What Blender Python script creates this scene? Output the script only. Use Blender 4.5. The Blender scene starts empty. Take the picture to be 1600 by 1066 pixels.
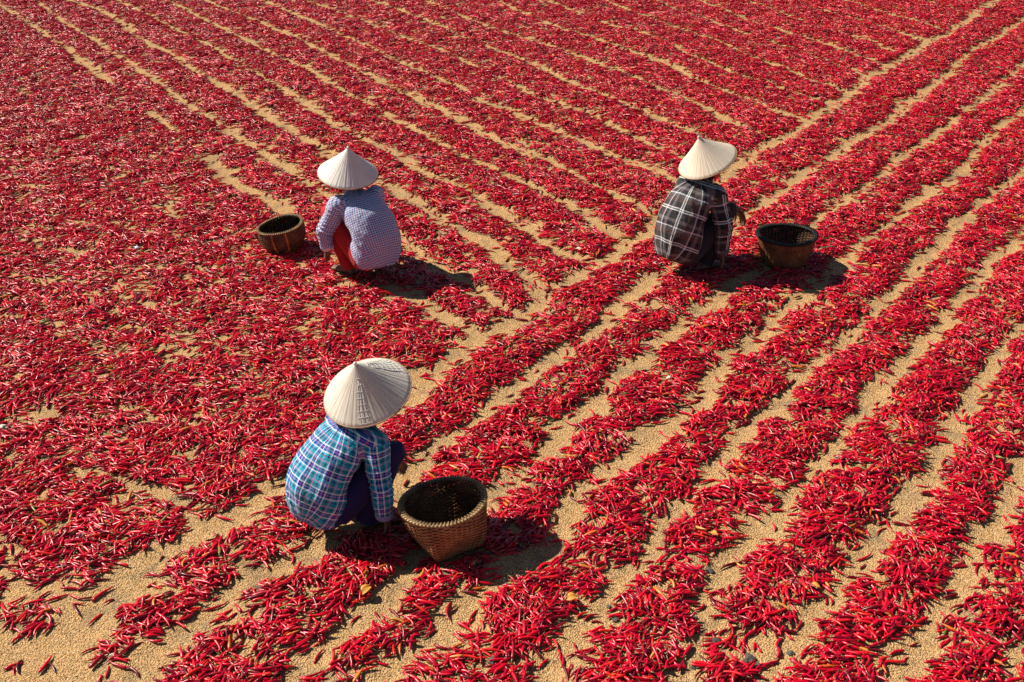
import bpy, bmesh, math, random
import numpy as np
from mathutils import Vector, Matrix, noise
random.seed(7); rng = np.random.default_rng(11)
S = bpy.context.scene
COL = S.collection
R = math.radians

# ------------------------------------------------------------------ camera, sky, sun, exposure
CAM_H, PITCH, FPX = 3.33, R(27.0), 1800.0        # focal length in pixels of a 1600 px wide frame
cam_d = bpy.data.cameras.new('camera'); cam = bpy.data.objects.new('camera', cam_d); COL.objects.link(cam)
cam.location = (0, 0, CAM_H); cam.rotation_euler = (R(90) - PITCH, 0, 0)
cam_d.sensor_width = 36; cam_d.lens = 36 * FPX / 1600; cam_d.clip_start = .05; cam_d.clip_end = 3000
S.camera = cam
SUN_EL = R(44); LIGHT_DIR = Vector((.925, -.38, 0)).normalized()      # the way the light travels over the ground
world = bpy.data.worlds.new('World'); S.world = world; world.use_nodes = True
wn = world.node_tree; wn.nodes.clear()
wo = wn.nodes.new('ShaderNodeOutputWorld'); wb = wn.nodes.new('ShaderNodeBackground'); sk = wn.nodes.new('ShaderNodeTexSky')
sk.sky_type = 'NISHITA'; sk.sun_disc = False; sk.sun_elevation = SUN_EL
sk.sun_rotation = math.atan2(-LIGHT_DIR.x, -LIGHT_DIR.y)
sk.air_density = .75; sk.dust_density = .3; sk.ozone_density = .6; sk.altitude = 600
wb.inputs[1].default_value = .05
wn.links.new(sk.outputs[0], wb.inputs[0]); wn.links.new(wb.outputs[0], wo.inputs[0])
sd = bpy.data.lights.new('sun', 'SUN'); sd.energy = 5.0; sd.angle = R(.53); sd.color = (1, .93, .80)
so = bpy.data.objects.new('sun', sd); COL.objects.link(so)
d = Vector((LIGHT_DIR.x * math.cos(SUN_EL), LIGHT_DIR.y * math.cos(SUN_EL), -math.sin(SUN_EL)))
so.rotation_euler = d.to_track_quat('-Z', 'Y').to_euler(); so.location = (-6, 9, 9)
S.view_settings.view_transform = 'Standard'; S.view_settings.look = 'None'
S.view_settings.exposure = .55; S.view_settings.gamma = 1; S.view_settings.use_curve_mapping = False
S.render.engine = 'CYCLES'
S.cycles.max_bounces = 5; S.cycles.diffuse_bounces = 1; S.cycles.glossy_bounces = 2

def ground_pt(px, py):
    """where the ray through a point of the photograph meets the level ground"""
    st, ct = math.sin(PITCH), math.cos(PITCH)
    t = CAM_H / (FPX * st + (py - 533) * ct)
    return (t * (px - 800), t * (FPX * ct - (py - 533) * st))
def depth_px(X, Y, Z=0):
    st, ct = math.sin(PITCH), math.cos(PITCH)
    dz = Y * ct + (CAM_H - Z) * st
    up = Y * st - (CAM_H - Z) * ct
    return 800 + FPX * X / dz, 533 - FPX * up / dz, dz

# ------------------------------------------------------------------ helpers
def tag(o, label=None, cat=None, group=None, kind=None):
    for k, v in (('label', label), ('category', cat), ('group', group), ('kind', kind)):
        if v: o[k] = v
    return o
def empty(name, loc, rz=0, sc=1):
    o = bpy.data.objects.new(name, None); COL.objects.link(o); o.location = loc; o.rotation_euler = (0, 0, rz)
    o.scale = (sc, sc, sc); o.empty_display_size = .1
    return o
def mesh_from(name, verts, faces, smooth=True):
    me = bpy.data.meshes.new(name); me.from_pydata([tuple(v) for v in verts], [], faces)
    if smooth: me.polygons.foreach_set('use_smooth', [True] * len(me.polygons))
    me.update(); return me
def link(name, me, mats, parent=None):
    o = bpy.data.objects.new(name, me); COL.objects.link(o)
    if not isinstance(mats, (list, tuple)): mats = [mats]
    if len(me.materials) == 0:
        for m in mats: me.materials.append(m)
    if parent: o.parent = parent
    return o
class Geo:
    def __init__(s): s.v = []; s.f = []; s.m = []
    def add(s, vs, fs, mi=0):
        n = len(s.v); s.v += [tuple(v) for v in vs]; s.f += [tuple(i + n for i in f) for f in fs]; s.m += [mi] * len(fs)
    def ring_tube(s, rings, closed=False, caps=True, mi=0):
        """rings: list of equally long vertex loops"""
        k = len(rings[0]); n = len(s.v)
        for r in rings: s.v += [tuple(v) for v in r]
        m = len(rings)
        for i in range(m if closed else m - 1):
            a = n + i * k; b = n + ((i + 1) % m) * k
            for j in range(k):
                s.f.append((a + j, a + (j + 1) % k, b + (j + 1) % k, b + j)); s.m.append(mi)
        if caps and not closed:
            s.f.append(tuple(n + j for j in reversed(range(k)))); s.m.append(mi)
            s.f.append(tuple(n + (m - 1) * k + j for j in range(k))); s.m.append(mi)
    def tube(s, pts, rad, k=8, closed=False, mi=0, flat=1.0, up=None):
        P = [Vector(p) for p in pts]; n = len(P); rings = []
        if not hasattr(rad, '__len__'): rad = [rad] * n
        nrm = None
        for i, p in enumerate(P):
            if closed: t = P[(i + 1) % n] - P[i - 1]
            else: t = P[min(i + 1, n - 1)] - P[max(i - 1, 0)]
            t.normalize()
            if up is not None: nrm = Vector(up) - t * t.dot(Vector(up))
            elif nrm is None:
                a = Vector((0, 0, 1)) if abs(t.z) < .9 else Vector((1, 0, 0)); nrm = a - t * t.dot(a)
            else: nrm = nrm - t * t.dot(nrm)
            nrm.normalize(); b = t.cross(nrm)
            r = rad[i]; rx, ry = (r if hasattr(r, '__len__') else (r, r * flat))
            rings.append([p + nrm * (ry * math.sin(2 * math.pi * j / k)) + b * (rx * math.cos(2 * math.pi * j / k)) for j in range(k)])
        s.ring_tube(rings, closed=closed, mi=mi)
    def mesh(s, name, smooth=True):
        me = mesh_from(name, s.v, s.f, smooth)
        if any(s.m): me.polygons.foreach_set('material_index', s.m)
        return me

# ------------------------------------------------------------------ node helpers
class NT:
    def __init__(s, name):
        s.m = bpy.data.materials.new(name); s.m.use_nodes = True; s.t = s.m.node_tree; s.t.nodes.clear()
        s.out = s.t.nodes.new('ShaderNodeOutputMaterial'); s.b = s.t.nodes.new('ShaderNodeBsdfPrincipled')
        s.t.links.new(s.b.outputs[0], s.out.inputs[0])
    def n(s, typ, **kw):
        nd = s.t.nodes.new('ShaderNode' + typ)
        for k, v in kw.items():
            if k.startswith('i_'):
                key = k[2:]; key = int(key) if key.isdigit() else key.replace('_', ' ')
                inp = nd.inputs[key]
                if isinstance(v, bpy.types.NodeSocket): s.t.links.new(v, inp)
                else: inp.default_value = v
            else: setattr(nd, k, v)
        return nd
    def l(s, a, b): s.t.links.new(a, b)
    def math(s, op, a, b=0.0, c=0.0, clamp=False):
        nd = s.t.nodes.new('ShaderNodeMath'); nd.operation = op; nd.use_clamp = clamp
        for i, v in enumerate((a, b, c)):
            if isinstance(v, bpy.types.NodeSocket): s.l(v, nd.inputs[i])
            else: nd.inputs[i].default_value = v
        return nd.outputs[0]
    def ramp(s, fac, stops, interp='LINEAR'):
        nd = s.t.nodes.new('ShaderNodeValToRGB'); cr = nd.color_ramp; cr.interpolation = interp
        while len(cr.elements) < len(stops): cr.elements.new(.5)
        for e, (p, c) in zip(cr.elements, stops):
            e.position = p; e.color = tuple(c) + (1,) if len(c) == 3 else c
        s.l(fac, nd.inputs[0]); return nd.outputs[0]
    def mix(s, fac, a, b, typ='MIX'):
        nd = s.t.nodes.new('ShaderNodeMix'); nd.data_type = 'RGBA'; nd.blend_type = typ
        for v, i in ((fac, 0), (a, 6), (b, 7)):
            if isinstance(v, bpy.types.NodeSocket): s.l(v, nd.inputs[i])
            else: nd.inputs[i].default_value = v if i == 0 else tuple(v) + ((1,) if len(v) == 3 else ())
        return nd.outputs[2]
    def noise(s, vec, scale, detail=3, rough=.55, dist=0):
        nd = s.n('TexNoise', i_Scale=scale, i_Detail=detail, i_Roughness=rough, i_Distortion=dist)
        if vec is not None: s.l(vec, nd.inputs['Vector'])
        return nd.outputs[0]
    def bump(s, h, strength, dist):
        nd = s.n('Bump', i_Strength=strength, i_Distance=dist); s.l(h, nd.inputs['Height']); s.l(nd.outputs[0], s.b.inputs['Normal']); return nd
    def set(s, **kw):
        for k, v in kw.items():
            inp = s.b.inputs[k.replace('_', ' ')]
            if isinstance(v, bpy.types.NodeSocket): s.l(v, inp)
            else: inp.default_value = tuple(v) + (1,) if hasattr(v, '__len__') and len(v) == 3 and inp.type == 'RGBA' else v
        return s.m

def chilli_mat(name, stops, rough=.30):
    n = NT(name); oi = n.n('ObjectInfo'); tc = n.n('TexCoord')
    c = n.ramp(oi.outputs['Random'], stops)
    nz = n.noise(tc.outputs['Object'], 60, 2)
    c2 = n.mix(n.math('MULTIPLY', nz, .35), c, (.12, .0004, .006), 'MIX')
    n.bump(n.noise(tc.outputs['Object'], 130, 2), .12, .0012)
    return n.set(Base_Color=c2, Roughness=rough, IOR=1.48)
M_RED = chilli_mat('chilli_red', [(0, (.08, .0002, .005)), (.20, (.35, .0003, .016)), (.5, (.62, .0004, .026)), (.88, (.80, .0008, .022)), (1, (.80, .03, .008))])
M_ORANGE = chilli_mat('chilli_orange', [(0, (.62, .12, .01)), (.6, (.75, .22, .02)), (1, (.7, .38, .07))], .35)
M_GREEN = chilli_mat('chilli_green', [(0, (.07, .13, .015)), (1, (.30, .30, .05))], .35)
def plain(name, c, rough=.7, nscale=40, var=.35, bump=.3, bd=.003):
    n = NT(name); tc = n.n('TexCoord'); nz = n.noise(tc.outputs['Object'], nscale, 4)
    col = n.mix(nz, tuple(x * (1 - var) for x in c), tuple(min(1, x * (1 + var)) for x in c))
    n.bump(nz, bump, bd); return n.set(Base_Color=col, Roughness=rough)
M_STEM = plain('chilli_stem', (.36, .30, .10), .6)
M_STRAW = plain('straw_pale', (.55, .42, .22), .6)
M_STONE = plain('stone_grey', (.085, .072, .058), .85, 60)
M_PALE = plain('stone_pale', (.62, .56, .46), .8, 60)

def ground_mat():
    n = NT('rice_husk_sand'); tc = n.n('TexCoord'); P = tc.outputs['Object']
    warp = n.n('Mapping'); n.l(P, warp.inputs['Vector'])
    v1 = n.n('TexVoronoi', i_Scale=125.0, i_Randomness=1.0); n.l(P, v1.inputs['Vector'])
    g1 = n.noise(P, 210, 3, .6); g2 = n.noise(P, 70, 3, .65); big = n.noise(P, 1.3, 4, .6); mid = n.noise(P, 9, 4, .6)
    husk = n.ramp(n.n('SeparateColor', i_0=v1.outputs['Color']).outputs[0],
                  [(0, (.12, .06, .022)), (.10, (.30, .165, .062)), (.35, (.56, .312, .125)), (.75, (.72, .41, .18)), (1, (.92, .63, .36))])
    c = n.mix(.55, husk, n.ramp(g1, [(.25, (.19, .10, .035)), (.5, (.61, .35, .15)), (.75, (.82, .53, .28))]))
    c = n.mix(n.ramp(mid, [(.35, (.0, .0, .0)), (.7, (.35, .35, .35))]), c, (.44, .27, .115))
    c = n.mix(n.ramp(big, [(.55, (0, 0, 0)), (.72, (.45, .45, .45))]), c, (.28, .20, .12))
    sp = n.noise(P, 150, 1, .5)
    c = n.mix(n.ramp(sp, [(.60, (0, 0, 0)), (.66, (.85, .85, .85))]), c, (.055, .038, .022))
    gp_ = n.noise(P, 3.2, 5, .72); c = n.mix(n.ramp(gp_, [(.55, (0, 0, 0)), (.64, (.55, .55, .55))]), c, n.mix(g1, (.05, .045, .035), (.30, .24, .16)))
    h = n.math('ADD', n.math('MULTIPLY', v1.outputs['Distance'], .8), n.math('ADD', n.math('MULTIPLY', g2, .9), n.math('MULTIPLY', mid, 2.0)))
    n.bump(h, 1.0, .009)
    return n.set(Base_Color=c, Roughness=.9, Specular_IOR_Level=.15)
M_GROUND = ground_mat()

# ------------------------------------------------------------------ the raked lanes of bare ground: traced once, kept as ground coordinates
LANES = [  # (half width in metres, strength 0..1, points in the photograph, taken to the ground by ground_pt)
 (.105, 1.0, [(-120,1120),(34,1035),(111,990),(162,952),(203,917),(236,880),(297,840),(321,818),(365,806),(399,786),(436,762),(540,690),(610,645),(655,607),(692,570),(746,532),(783,512),(824,492),(861,451),(901,431),(950,408),(979,382),(1035,352),(1085,312),(1128,280),(1175,243),(1205,226),(1249,203),(1296,169),(1330,145),(1357,122),(1398,101),(1448,68),(1482,51),(1509,34),(1556,0),(1640,-50),(1760,-115)]),
 (.090, 1.0, [(200,1100),(230,1050),(263,1017),(297,993),(324,963),(358,924),(398,897),(432,885),(473,871),(520,848),(580,800),(625,765),(655,735),(672,705),(700,688),(750,655),(773,630),(800,610),(841,576),(874,553),(912,532),(945,509),(959,480),(1003,455),(1030,434),(1057,414),(1110,375),(1171,331),(1195,317),(1229,297),(1259,270),(1296,250),(1330,223),(1364,206),(1391,189),(1418,162),(1448,142),(1472,125),(1496,101),(1526,74),(1560,57),(1600,30),(1680,-20),(1800,-90)]),
 (.080, 1.0, [(430,1100),(460,1066),(480,1040),(510,1010),(537,986),(570,963),(600,940),(630,905),(650,868),(700,830),(740,795),(766,772),(797,753),(827,728),(851,708),(868,688),(888,656),(918,640),(945,610),(962,588),(996,570),(1030,539),(1064,512),(1087,492),(1111,480),(1138,455),(1165,440),(1215,402),(1269,355),(1296,331),(1323,311),(1350,294),(1374,278),(1398,250),(1431,233),(1458,216),(1492,186),(1526,162),(1550,142),(1573,122),(1600,102),(1680,50),(1800,-20)]),
 (.085, 1.0, [(560,1110),(608,1057),(625,1037),(658,1017),(682,1003),(706,976),(733,949),(773,922),(800,902),(827,875),(861,852),(881,800),(901,776),(935,753),(962,733),(1003,701),(1016,678),(1057,656),(1084,640),(1104,607),(1128,583),(1138,558),(1171,542),(1195,519),(1209,495),(1239,478),(1276,448),(1313,411),(1337,386),(1364,370),(1404,338),(1431,317),(1458,300),(1499,270),(1526,235),(1560,202),(1600,172),(1700,110)]),
 (.080, 1.0, [(820,1100),(854,1061),(888,1023),(901,996),(918,973),(952,942),(969,909),(1003,882),(1020,848),(1037,817),(1060,797),(1080,780),(1094,763),(1111,736),(1134,703),(1155,681),(1185,657),(1215,640),(1229,613),(1242,597),(1269,566),(1303,549),(1320,532),(1340,515),(1364,492),(1381,475),(1401,451),(1425,428),(1442,407),(1472,384),(1499,350),(1526,324),(1550,304),(1587,280),(1660,230)]),
 (.085, 1.0, [(1070,1110),(1080,1064),(1087,1027),(1097,986),(1101,949),(1111,915),(1128,892),(1161,858),(1182,834),(1209,814),(1222,786),(1256,757),(1280,722),(1303,700),(1317,674),(1347,647),(1364,620),(1384,600),(1415,573),(1442,540),(1465,512),(1479,488),(1499,468),(1523,441),(1546,410),(1580,390),(1600,367),(1690,300)]),
 (.085, 1.0, [(1180,1110),(1215,1054),(1236,1020),(1249,993),(1276,956),(1303,922),(1330,895),(1357,865),(1371,834),(1398,804),(1418,776),(1448,745),(1475,700),(1500,660),(1520,625),(1533,597),(1550,566),(1567,539),(1587,519),(1610,500),(1700,430)]),
 (.075, 1.0, [(1380,1110),(1415,1057),(1442,1020),(1450,986),(1465,956),(1482,936),(1509,902),(1519,868),(1543,834),(1560,811),(1580,774),(1597,736),(1640,680),(1720,590)]),
 (.060, .8, [(1540,1110),(1590,1030),(1620,960),(1680,880),(1760,780)]),
 # the rows that meet the seam from the far left
 (.065, .95, [(614,452),(645,463),(675,485),(706,502),(742,520)]),
 (.035, .30, [(459,338),(520,380),(570,420),(614,452)]),
 (.070, 1.0, [(324,247),(351,270),(375,290),(405,311),(439,324),(459,338)]),
 (.060, .85, [(-60,-25),(20,20),(51,41),(81,61),(105,74),(128,95),(145,111),(172,128)]),
 (.045, .50, [(172,128),(203,155),(226,172),(250,189),(274,206)]),
 (.055, .8, [(60,5),(101,34),(125,51),(149,64),(172,81),(203,98),(223,115),(257,135)]),
 (.058, .95, [(257,135),(287,159),(321,182),(348,199),(378,220),(415,243),(449,263),(480,284),(517,307),(580,345),(641,385),(672,412),(699,426),(739,448),(763,465),(790,480),(815,492)]),
 (.060, .8, [(60,-25),(111,3),(152,14),(182,30),(209,54),(236,71),(267,84),(294,105)]),
 (.070, 1.0, [(294,105),(338,128),(375,152),(412,179),(453,203),(490,226),(520,247),(594,287),(628,304),(665,324),(692,341),(729,370),(760,387),(787,411),(810,428),(850,452)]),
 (.045, .65, [(180,0),(240,27),(270,44),(317,68),(341,81),(368,95),(399,115),(439,138)]),
 (.062, .95, [(439,138),(473,162),(507,182),(530,199),(564,216),(601,233),(631,250),(658,267),(679,280),(712,287),(739,304),(780,331),(824,357),(844,374),(871,394),(905,404),(935,410)]),
 (.055, .85, [(240,-8),(294,17),(324,34),(361,51),(395,68),(432,88),(473,105),(500,118),(530,142),(557,155),(591,169),(614,186)]),
 (.050, .75, [(614,186),(645,203),(682,220),(712,240),(739,250),(787,270),(820,287),(854,304)]),
 (.062, 1.0, [(854,304),(888,321),(922,341),(952,360),(975,378)]),
 (.050, .75, [(300,-8),(358,17),(405,34),(425,44),(466,61),(500,78),(530,95),(564,111),(591,125),(621,142)]),
 (.062, .95, [(621,142),(655,159),(679,165),(719,189),(760,213),(797,230),(834,243),(871,257),(901,277),(935,294),(976,311),(1010,331),(1035,345)]),
 (.050, .65, [(370,-15),(432,10),(463,24),(496,37),(543,61),(581,74),(604,88),(648,108),(689,125),(712,135),(750,159),(766,165)]),
 (.060, .9, [(766,165),(800,172),(827,189),(878,209),(918,226),(956,243),(993,257),(1030,270),(1085,303)]),
 (.052, .75, [(440,-12),(530,20),(587,41),(618,54),(655,68),(699,81),(733,101),(766,115),(804,132),(834,152),(868,162),(902,172),(935,186),(966,203),(1003,223),(1050,240),(1105,270)]),
 (.052, .8, [(540,-15),(598,7),(652,27),(689,41),(719,57),(756,71),(800,88),(837,101),(868,118),(902,135),(929,142),(969,159),(1010,176),(1054,196),(1090,212),(1135,230)]),
 (.054, .85, [(600,-20),(672,3),(719,24),(760,41),(797,54),(841,68),(878,78),(915,91),(935,101),(983,118),(1020,135),(1064,149),(1104,169),(1128,186),(1151,196),(1195,214)]),
 (.050, .75, [(720,-15),(780,3),(831,27),(875,44),(918,57),(962,71),(1006,88),(1054,105),(1080,122),(1114,135),(1155,152),(1178,159),(1209,172),(1236,182),(1265,195)]),
 (.045, .6, [(840,-5),(912,24),(959,41),(1010,54),(1047,68),(1070,84),(1100,95),(1128,108),(1158,118),(1192,128),(1250,150),(1300,165)]),
 (.050, .8, [(930,-5),(989,20),(1037,37),(1060,44),(1094,57),(1121,64),(1155,81),(1195,98),(1229,108),(1263,125),(1296,135),(1330,150)]),
 (.045, .7, [(1000,-10),(1060,17),(1097,27),(1128,41),(1165,54),(1195,64),(1229,74),(1259,84),(1290,98),(1327,108),(1352,120)]),
 (.050, .9, [(1030,-20),(1087,2),(1128,14),(1165,30),(1205,44),(1246,57),(1290,68),(1330,84),(1377,101)]),
 (.045, .8, [(1090,-20),(1161,0),(1202,14),(1229,24),(1266,37),(1313,51),(1357,64),(1395,82)]),
 (.050, .85, [(1170,-15),(1242,7),(1283,17),(1323,27),(1357,37),(1388,44),(1418,57),(1442,66)]),
 (.050, .85, [(1260,-20),(1330,3),(1371,17),(1408,27),(1442,37),(1475,48)]),
 (.045, .6, [(1380,-20),(1440,0),(1480,10),(1520,22)]),
 # short cross streaks
 (.05, .7, [(700,60),(735,50),(770,52)]), (.04, .6, [(590,40),(620,30),(650,27)]),
 (.05, .6, [(1240,45),(1262,37),(1280,38)]), (.05, .7, [(1525,233),(1560,226),(1590,220)]),
 (.03, .35, [(120,735),(180,748),(235,765),(290,790)]), (.035, .5, [(260,560),(330,540),(390,520)]),
]
PATCHES = [ # thin or bare patches: x, y, radius x, radius y in the photograph, strength
 (0,1060,260,95,1.2),(60,930,90,28,.75),(60,960,110,30,.55),(195,515,45,14,.6),(290,525,28,12,.7),(140,395,30,8,.35),(100,410,30,8,.4),(60,655,45,14,.5),
 (215,640,30,11,.6),(375,632,30,14,.6),(235,655,30,10,.4),(340,790,40,10,.3),(260,735,50,8,.35),(30,370,25,7,.5),(80,445,30,8,.5),(165,450,20,7,.3),(370,395,26,7,.35),
 (440,575,26,9,.5),(465,290,14,6,.3),(90,365,20,6,.35),(960,965,45,16,.4),(1180,1010,60,40,.8),(1330,1045,30,12,.3),(710,1000,60,35,.55),(760,1040,50,22,.4),
 (40,290,14,5,.5),(245,272,12,5,.6),(175,268,12,5,.6),(125,218,10,5,.6),(185,195,12,4,.4),(38,145,9,4,.6),(80,170,9,4,.5),(15,65,10,4,.5),(220,240,10,4,.4),(30,305,16,5,.4),
 (748,155,14,7,.9),(928,182,18,6,.9),(690,128,12,5,.6),(1030,230,14,5,.5),(300,630,22,8,.4),(120,560,22,8,.3),(500,620,22,8,.3),(555,520,22,7,.35),(620,640,20,14,.3),
 (1085,640,14,8,.6),(1290,770,10,10,.2),(1540,610,30,10,.5),(1500,650,30,12,.5),(1390,930,40,22,.5),(1420,960,30,16,.5),(1530,950,30,14,.4),(1460,1000,40,30,.5),
 (960,700,12,8,.4),(1010,480,25,10,.5),(585,985,40,20,.2),(620,970,30,12,.3),(540,640,30,10,.3),(65,780,60,10,.2),(95,1000,60,20,.6),
]
X0, X1, Y0, Y1, CELL = -10.8, 11.4, 2.9, 20.6, .015
GX = np.arange(X0, X1, CELL); GY = np.arange(Y0, Y1, CELL); NX, NY = len(GX), len(GY)
def vnoise(scale, seed, octaves=3, ax=1.0, ay=1.0, rot=0.0):
    """smooth value noise on the field grid"""
    r = np.random.default_rng(seed); out = np.zeros((NY, NX), np.float32); amp = 1; tot = 0
    XX, YY = np.meshgrid(GX, GY); c, s_ = math.cos(rot), math.sin(rot)
    U = (XX * c + YY * s_) / ax; V = (-XX * s_ + YY * c) / ay
    for o in range(octaves):
        sc = scale / 2 ** o; tab = r.random((256, 256)).astype(np.float32)
        u = U / sc; v = V / sc; iu = np.floor(u).astype(int); iv = np.floor(v).astype(int)
        fu = (u - iu); fv = (v - iv); fu = fu * fu * (3 - 2 * fu); fv = fv * fv * (3 - 2 * fv)
        a = tab[iv % 256, iu % 256]; b = tab[iv % 256, (iu + 1) % 256]; c_ = tab[(iv + 1) % 256, iu % 256]; d_ = tab[(iv + 1) % 256, (iu + 1) % 256]
        out += amp * ((a * (1 - fu) + b * fu) * (1 - fv) + (c_ * (1 - fu) + d_ * fu) * fv); tot += amp; amp *= .55
    return out / tot
LANE_W = [([ground_pt(*p) for p in pts], hw * (1.25 if k > 8 else .97), min(1, st * 1.05 + .05)) for k, (hw, st, pts) in enumerate(LANES)]
def build_field():
    bare = np.zeros((NY, NX), np.float32)
    wob = vnoise(.16, 3, 3); wob2 = vnoise(.45, 4, 2)
    for pts, hw, st in LANE_W:
        reach = hw * 3.2
        for (ax, ay), (bx, by) in zip(pts[:-1], pts[1:]):
            i0 = max(0, int((min(ax, bx) - reach - X0) / CELL)); i1 = min(NX, int((max(ax, bx) + reach - X0) / CELL) + 2)
            j0 = max(0, int((min(ay, by) - reach - Y0) / CELL)); j1 = min(NY, int((max(ay, by) + reach - Y0) / CELL) + 2)
            if i1 <= i0 or j1 <= j0: continue
            xx, yy = np.meshgrid(GX[i0:i1], GY[j0:j1]); dx, dy = bx - ax, by - ay; L2 = dx * dx + dy * dy + 1e-9
            t = np.clip(((xx - ax) * dx + (yy - ay) * dy) / L2, 0, 1); dd = np.hypot(xx - ax - t * dx, yy - ay - t * dy)
            w = hw * np.maximum(.12, -.08 + 1.75 * wob[j0:j1, i0:i1] + .35 * wob2[j0:j1, i0:i1])
            g = 1 - np.clip((dd - w * .62) / (w * .75), 0, 1)
            patch = np.clip((wob2[j0:j1, i0:i1] - (1 - st) * .75) * 6, 0, 1) if st < .97 else 1
            bare[j0:j1, i0:i1] = np.maximum(bare[j0:j1, i0:i1], g * np.maximum(patch, st * .35))
    for px, py, rx, ry, st in PATCHES:
        cx, cy = ground_pt(px, py); ex = abs(ground_pt(px + rx, py)[0] - cx); ey = abs(ground_pt(px, py - ry)[1] - ground_pt(px, py + ry)[1]) / 2
        i0 = max(0, int((cx - 2 * ex - X0) / CELL)); i1 = min(NX, int((cx + 2 * ex - X0) / CELL) + 2)
        j0 = max(0, int((cy - 2 * ey - Y0) / CELL)); j1 = min(NY, int((cy + 2 * ey - Y0) / CELL) + 2)
        if i1 <= i0 or j1 <= j0: continue
        xx, yy = np.meshgrid(GX[i0:i1], GY[j0:j1])
        q = np.hypot((xx - cx) / ex, (yy - cy) / ey) + (wob[j0:j1, i0:i1] - .5) * 1.4
        bare[j0:j1, i0:i1] = np.maximum(bare[j0:j1, i0:i1], st * np.clip((1.15 - q) * 2.2, 0, 1))
    return np.clip(bare, 0, 1), wob, wob2
BARE, WOB, WOB2 = build_field()
# ground relief: heaped rows, shallow furrows, footprints' lumps
LUMP = vnoise(.30, 21, 3) - .5
FINE = vnoise(.07, 22, 2) - .5
def blur(a, n):
    for _ in range(n):
        a = (a + np.roll(a, 1, 0) + np.roll(a, -1, 0) + np.roll(a, 1, 1) + np.roll(a, -1, 1)) / 5
    return a
SOFT = blur(BARE.copy(), 14)
HGT = (.012 - .020 * SOFT + .022 * LUMP + .007 * FINE).astype(np.float32)
ex_ = np.minimum(np.minimum(np.arange(NX), NX - 1 - np.arange(NX))[None, :], np.minimum(np.arange(NY), NY - 1 - np.arange(NY))[:, None])
HGT *= np.clip(ex_ / 25, 0, 1)
def hgt(x, y):
    i = int(round((x - X0) / CELL)); j = int(round((y - Y0) / CELL))
    return float(HGT[j, i]) if 0 <= i < NX and 0 <= j < NY else 0.0
# ground: one sheet, fine in the drying field, coarse out to the horizon
def build_ground():
    st = 3; ii = np.arange(0, NX, st); jj = np.arange(0, NY, st)
    far = [1500, 500, 150, 50, 20, 8, 3, 1, .3]
    xs = np.concatenate([[X0 - f for f in far], GX[ii], [GX[ii[-1]] + f for f in reversed(far)]])
    ys = np.concatenate([[Y0 - f for f in far], GY[jj], [GY[jj[-1]] + f for f in reversed(far)]])
    Z = np.zeros((len(ys), len(xs)), np.float32); k = len(far)
    Z[k:k + len(jj), k:k + len(ii)] = HGT[np.ix_(jj, ii)]
    XX, YY = np.meshgrid(xs, ys); nx, ny = len(xs), len(ys)
    co = np.stack([XX, YY, Z], -1).reshape(-1, 3).astype(np.float32)
    a = (np.arange(ny - 1)[:, None] * nx + np.arange(nx - 1)[None, :]).reshape(-1)
    F = np.stack([a, a + 1, a + nx + 1, a + nx], -1).astype(np.int32)
    me = bpy.data.meshes.new('ground'); me.vertices.add(len(co)); me.vertices.foreach_set('co', co.ravel())
    me.loops.add(F.size); me.loops.foreach_set('vertex_index', F.ravel()); me.polygons.add(len(F))
    me.polygons.foreach_set('loop_start', np.arange(0, F.size, 4, dtype=np.int32))
    me.polygons.foreach_set('use_smooth', np.ones(len(F), bool)); me.update(calc_edges=True)
    o = link('ground', me, M_GROUND); tag(o, kind='structure'); return o
build_ground()
# ------------------------------------------------------------------ chillies
def chilli_shape(L, r, bend, hook, k=7, n=9, seed=0, stem=True):
    """a pod lying along x, curved in plan, tapering to a point; optional stalk"""
    rr = random.Random(seed); pts = []; rad = []; bend *= 1.5; L *= 1.24; r *= 1.04; ang = -bend / 2; x = -L / 2; y = 0
    for i in range(n):
        t = i / (n - 1); pts.append((x, y, r * (.9 + .35 * math.sin(t * 3.1))))
        w = min(1, .55 + t * 3.2) * (1 - max(0, (t - .35) / .65) ** 1.7) ** .8 if t < 1 else .06
        rad.append(max(.0006, r * w * (1 + rr.uniform(-.09, .09))))
        ang += bend / (n - 1) + (hook * (t > .65) / 3); x += L / (n - 1) * math.cos(ang); y += L / (n - 1) * math.sin(ang)
    cx = sum(p[0] for p in pts) / n; cy = sum(p[1] for p in pts) / n
    pts = [(p[0] - cx, p[1] - cy, p[2]) for p in pts]
    g = Geo(); g.tube(pts, rad, k)
    s = Geo(); p0 = Vector(pts[0]); dirn = (p0 - Vector(pts[1])).normalized(); side = Vector((-dirn.y, dirn.x, 0)) * rr.uniform(-.5, .5)
    q = [p0 - dirn * r * .25, p0 + dirn * r * .25, p0 + dirn * r * .9 + side * r * .4, p0 + (dirn * 2.6 + side * 2.0) * r + Vector((0, 0, r * .2))]
    s.tube(q, [r * .58, r * .50, r * .17, r * .14], 5)
    return g, s
SPECS = [ # length, radius, bend, hook, stalk, kind word
 (.072, .0056, .25, 0, 1, 'straight'), (.080, .0054, -.35, 0, 0, 'long straight'), (.062, .0060, .75, .1, 1, 'curved'), (.058, .0054, -.95, 0, 0, 'curved'),
 (.076, .0050, .5, .35, 1, 'hooked'), (.066, .0062, .12, 0, 0, 'thick straight'), (.052, .0056, -.5, 0, 1, 'short'), (.084, .0050, .6, .15, 0, 'long curved'),
 (.070, .0060, -.2, -.25, 1, 'hooked'), (.046, .0050, .4, 0, 0, 'short')]
PODS = []
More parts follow.
